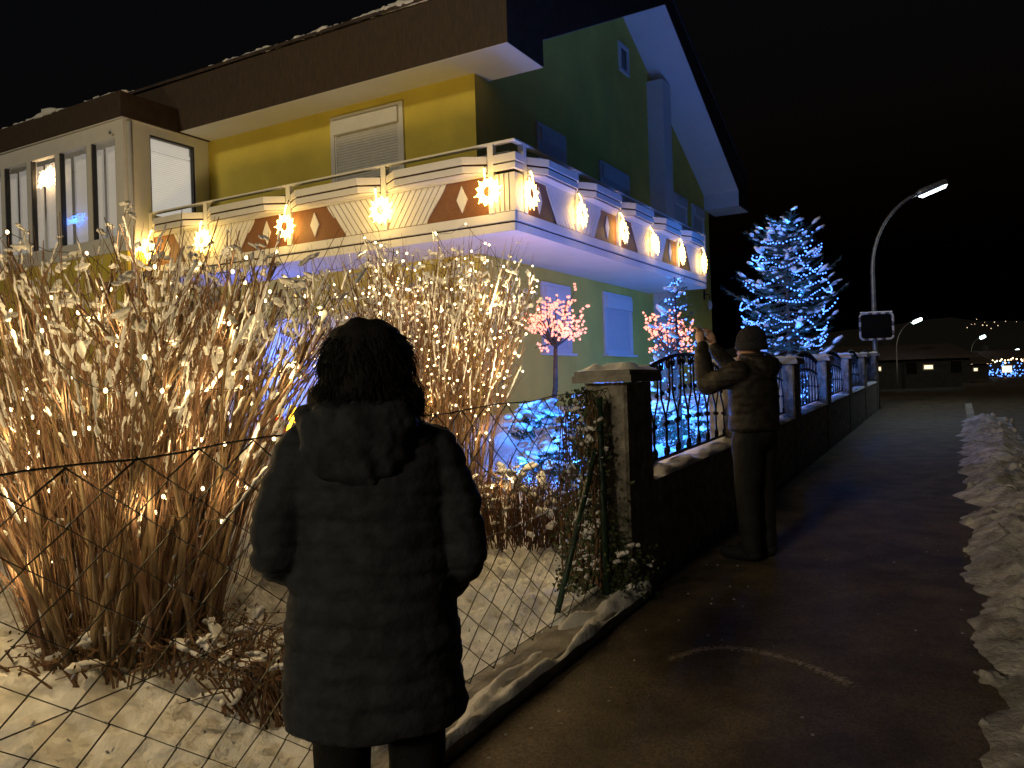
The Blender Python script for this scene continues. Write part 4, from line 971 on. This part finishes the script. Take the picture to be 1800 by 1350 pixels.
# person photographing with raised arms by the iron fence
mx_, my_ = 1.73, 5.85; mz = z_side(*sp(mx_, my_))
man = thing('person', 'person in brown padded jacket and dark cap raising both hands by iron fence', 'person', (mx_, my_, mz), R(42))
lh, rh = Vector((-.075, .40, 1.645)), Vector((.075, .39, 1.635))
body = MB(); head(body, (.0, .02, 1.545), 1.02); body.tube([(0, 0, 1.36), (0, .01, 1.46)], [.06, .056], 12)
body.loft([((0, 0, .85), .16, .12), ((0, 0, 1.0), .15, .11), ((0, 0, 1.25), .18, .115), ((0, 0, 1.38), .10, .08)], 18)
for s_ in (-1, 1):
    limb(body, [(.09*s_, 0, .88), (.10*s_, .01, .48), (.105*s_, -.01, .09)], [.09, .065, .045]); limb(body, [(.105*s_, -.02, .05), (.11*s_, .17, .04)], [.045, .04])
    hp = lh if s_ < 0 else rh
    limb(body, [(.18*s_, 0, 1.33), (.20*s_, .24, 1.27), tuple(hp-Vector((0, .03, .09)))], [.05, .042, .028]); hand(body, hp-Vector((0, .02, .07)), (-.25*s_, .25, 1), (0, -1, .25), s_)
remeshed('body', body, M_skin, man, .0065, 2)
jk = MB()
jk.loft([((0, 0, .92), .205, .155), ((0, 0, .95), .212, .162), ((0, 0, 1.08), .205, .158), ((0, 0, 1.22), .215, .155), ((0, -.005, 1.32), .205, .135), ((0, -.005, 1.39), .15, .11), ((0, 0, 1.44), .095, .09), ((0, 0, 1.475), .085, .085)], 28)
for s_ in (-1, 1):
    hp = lh if s_ < 0 else rh
    limb(jk, [(.175*s_, 0, 1.34), (.215*s_, .13, 1.29), (.205*s_, .25, 1.26), tuple((Vector((.205*s_, .25, 1.26))).lerp(hp, .45)), tuple(hp-Vector((0, .03, .105)))], [.085, .080, .076, .064, .048])
remeshed('jacket', jk, M_jacket, man, .010, 4, lambda c, n_: quilt(c.z, .058, .006)+.009*fbm((c.x, c.y, c.z*2), 9, 3))
hd = MB(); hd.loft([((0, -.03, 1.455), .13, .10), ((0, -.09, 1.43), .14, .09), ((0, -.13, 1.36), .12, .06), ((0, -.135, 1.29), .06, .03)], 20); remeshed('hood', hd, M_jacket, man, .010, 4, lambda c, n_: .008*fbm((c.x*2, c.y, c.z), 10, 3))
tr_ = MB()
for s_ in (-1, 1): limb(tr_, [(.09*s_, 0, .88), (.102*s_, .01, .48), (.105*s_, -.01, .09)], [.115, .085, .07])
tr_.ball((0, 0, .90), .15, 2); remeshed('trousers', tr_, M_trous, man, .012, 5, lambda c, n_: .007*fbm((c.x, c.y, c.z), 9, 2))
bt_ = MB()
for s_ in (-1, 1): limb(bt_, [(.105*s_, -.03, .055), (.112*s_, .19, .045)], [.055, .05])
remeshed('shoes', bt_, M_trous, man, .01, 4)
bn = MB(); bn.loft([((0, .0, 1.515), .088, .108), ((0, .005, 1.545), .092, .112), ((0, .0, 1.60), .088, .108), ((0, -.003, 1.645), .066, .082), ((0, -.005, 1.672), .03, .04)], 24); cpn = remeshed('knit_cap', bn, M_beanie, man, .008, 3, lambda c, n_: .003*math.sin(math.atan2(c.y, c.x)*40))
bn = MB(); bn.loft([((0, .0, 1.50), .092, .112), ((0, .0, 1.505), .097, .117), ((0, .002, 1.55), .098, .118), ((0, .002, 1.555), .092, .112)], 24); bn.obj('fold', M_beanie, cpn, True)
mm = Matrix.Translation(man.location) @ Matrix.Rotation(R(42), 4, 'Z')
ph = MB(); ph.prism([(-.078+.008, -.036), (.078-.008, -.036), (.078, -.028), (.078, .028), (.07, .036), (-.07, .036), (-.078, .028), (-.078, -.028)], lambda a, b_, h: (a, h, b_), -.004, .004)
pho = ph.obj('smartphone', M_phone); pho.matrix_world = mm @ Matrix.Translation((0, .425, 1.655)); tag(pho, 'dark smartphone held up in both hands by the person in the knit cap', 'phone')
b = MB(); b.box(-.07, .07, -.0052, -.0045, -.031, .031); b.obj('screen', mat('phone_screen', (.02, .02, .03), .2, .1, emit=((.5, .5, .6), .15)), pho)

# ------------------------------------------------------------------ street lamps and traffic mirror
def street_lamp(x, y, z0, zt, label, power, reach=2.3, full=True, rz=0., fat=1.):
    t = thing('street_lamp', label, 'street lamp', (x, y, z0), rz, 'street lamps along the road'); H = zt-z0
    b = MB(); hs = H-2.25; P_ = [(0, 0, 0), (0, 0, hs*.5), (0, 0, hs)]+[(reach*.78*(1-math.cos(a)), 0, hs+2.05*math.sin(a)) for a in [R(q) for q in range(8, 78, 8)]]
    b.tube(P_, [.075, .065, .052]+[.045]*(len(P_)-3), 10); b.obj('pole', M_galv, t, True)
    e = Vector(P_[-1]); d = Vector((.93, 0, .36)).normalized(); b = MB()
    b.tube([e-d*.05, e+d*.08, e+d*.75, e+d*.82], [.05, .10, .09, .05], 10); hd_ = b.obj('lamp_head', M_galv, t, True); b = MB()
    b.tube([e+d*.02+Vector((0, 0, -.06)), e+d*.10+Vector((0, 0, -.075)), e+d*.74+Vector((0, 0, -.075)), e+d*.80+Vector((0, 0, -.055))], [.03*fat, .075*fat, .070*fat, .03*fat], 10); b.obj('diffuser', G_lamp, hd_, True)
    if power:
        ld = bpy.data.lights.new('lamp_light', 'SPOT'); ld.energy = power; ld.color = (.78, .93, 1); ld.spot_size = R(150); ld.spot_blend = .6; ld.shadow_soft_size = .1
        lo_ = bpy.data.objects.new('lamp_light', ld); col.objects.link(lo_); lo_.parent = t; lo_.location = e+d*.4+Vector((0, 0, -.22))
street_lamp(9.40, 21.0, SLOPE*22.9, 6.38, 'tall curved street lamp carrying the square traffic mirror', 260, 2.3)
def lampspot(px, py, D): q = at_px(px, py, D); return q
for px, py, D, l in ((1622, 559, 60, 'lit street lamp down the road above the dark houses'), (1733, 590, 108, 'far lit street lamp above the blue lit building'), (1792, 614, 150, 'farthest lit street lamp beside the blue lit building')):
    q = at_px(px, py, D); street_lamp(q.x-2.0, q.y, .62, q.z+.05, l, 60 if D < 70 else 0, 2.2, fat=1.0+D/60)
mr = thing('traffic_mirror', 'square traffic mirror with snowy pale dashed rim on the lamp pole', 'traffic mirror', (9.40, 20.9, SLOPE*22.9), R(-8))
mw, mh, mzc = .40, .33, 2.68-SLOPE*22.9
cxm = -.03
def rrect(w_, h_, r_, n_=6):
    out = []
    for (sx, sy, a0) in ((1, 1, 0), (-1, 1, 90), (-1, -1, 180), (1, -1, 270)):
        for k in range(n_+1): a = R(a0+90*k/n_); out.append((sx*(w_-r_)+r_*math.cos(a), sy*(h_-r_)+r_*math.sin(a)))
    return out
b = MB(); b.tube([(cxm+x_, -.14, mzc+z_) for x_, z_ in rrect(mw, mh, .09)], .028, 8, closed=True); b.obj('rim', M_mirrorframe, mr, True)
b = MB(); v = [(cxm, -.165, mzc)]+[(cxm+x_*.99, -.135, mzc+z_*.99) for x_, z_ in rrect(mw, mh, .09)]; k = len(v)-1; b.add(v, [(0, 1+i, 1+(i+1) % k) for i in range(k)]); b.obj('mirror_face', M_mirror, mr, True)
pr_ = rrect(mw, mh, .09); per = []
for i in range(len(pr_)):
    a, c = pr_[i], pr_[(i+1) % len(pr_)]; d = math.hypot(c[0]-a[0], c[1]-a[1]); nn = max(1, int(d/.10))
    for k in range(nn):
        if (k % 2 == 0 and d > .2): t0, t1 = k/nn, (k+1)/nn; per.append(((a[0]+(c[0]-a[0])*t0, a[1]+(c[1]-a[1])*t0), (a[0]+(c[0]-a[0])*t1, a[1]+(c[1]-a[1])*t1)))
for a, c in per: b = MB(); b.tube([(cxm+a[0], -.143, mzc+a[1]), (cxm+c[0], -.143, mzc+c[1])], .0295, 8); b.obj('red_band', mat('band_grey', (.10, .09, .10), .5, .1), mr, True)
b = MB(); b.tube([(cxm, -.11, mzc), (0, .05, mzc)], .02, 6); b.obj('bracket', M_galv, mr)
sn = MB()
for i in range(14): x_ = cxm+(-.9+1.8*i/13)*mw; sn.lump((x_, -.14, mzc+mh+.03), (.04, .03, .02), i, 1, .4)
sn.obj('snow_cap', M_snow, mr, True)

# ------------------------------------------------------------------ far side: dark houses, lights, hill
hl = MB(); n_ = 60
for i in range(n_):
    x = -700+1700*i/(n_-1); h = 10+26*sm((x-60)/500)+9*fbm((x, 0, 0), .006, 3); hl.v += [(x, 820, -5), (x, 900, h), (x, 1100, h*1.6+10)]
for i in range(n_-1):
    for j in range(2): a = i*3+j; hl.f.append((a, a+3, a+4, a+1))
structure(hl.obj('hill', M_dark, smooth=True))
def far_house(px, D, w_, dp, h, rh, lab, wins, lit=(), rz=0.):
    q = at_px(px, 660, D); t = thing('far_house', lab, 'house', (q.x, q.y, .4), rz, 'dark houses down the road')
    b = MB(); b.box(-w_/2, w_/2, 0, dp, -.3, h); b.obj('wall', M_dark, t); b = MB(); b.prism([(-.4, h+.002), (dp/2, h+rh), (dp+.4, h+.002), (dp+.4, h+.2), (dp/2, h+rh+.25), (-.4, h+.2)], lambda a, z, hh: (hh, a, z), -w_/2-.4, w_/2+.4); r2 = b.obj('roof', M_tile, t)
    b = MB(); b.box(-.3, .3, dp*.55, dp*.55+.6, h+rh*.5, h+rh+1.0); b.obj('chimney', M_dark, r2)
    for i, (x, z, a, c) in enumerate(wins):
        b = MB(); b.box(x-a/2-.08, x+a/2+.08, -.05, -.003, z-.08, z+c+.08); f_ = b.obj('window', M_white if i in lit else M_dark, t); b = MB(); b.box(x-a/2, x+a/2, -.062, -.052, z, z+c); b.obj('pane', G_win if i in lit else M_mirror, f_)
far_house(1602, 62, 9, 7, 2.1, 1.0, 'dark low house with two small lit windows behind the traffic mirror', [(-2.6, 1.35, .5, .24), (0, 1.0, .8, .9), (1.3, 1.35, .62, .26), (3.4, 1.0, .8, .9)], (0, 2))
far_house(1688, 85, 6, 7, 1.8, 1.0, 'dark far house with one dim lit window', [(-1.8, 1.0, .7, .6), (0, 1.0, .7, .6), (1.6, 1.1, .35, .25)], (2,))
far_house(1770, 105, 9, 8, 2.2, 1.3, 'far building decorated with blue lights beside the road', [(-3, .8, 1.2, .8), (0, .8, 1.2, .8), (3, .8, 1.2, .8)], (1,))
P = []; q0 = at_px(1765, 640, 100)
for i in range(150): P.append(Vector((r_.uniform(-4.5, 4.5), r_.uniform(-1.5, -.8), .2+abs(r_.gauss(0, .7)))))
lt = string_lights('string_lights', 'blue and white lights massed on the far building', (q0.x, 104, .5), P, G_blue, .085, False)
b = MB()
for i in range(40): b.ball((r_.uniform(-4, 5.5), -1.2, 2.2+r_.gauss(0, .15)), .09)
b.obj('white_bulbs', G_warm2, lt, kind='stuff')
b = MB()
for i in range(13):
    x = r_.gauss(1742, 26); y = 568+abs(x-1742)*.05+r_.gauss(0, 4); q = at_px(x, y, 780); b.ball(q, r_.uniform(.25, .55))
o = b.obj('hillside_lights', G_win, kind='stuff'); tag(o, 'faint scattered house lights on the far hillside', 'lights')
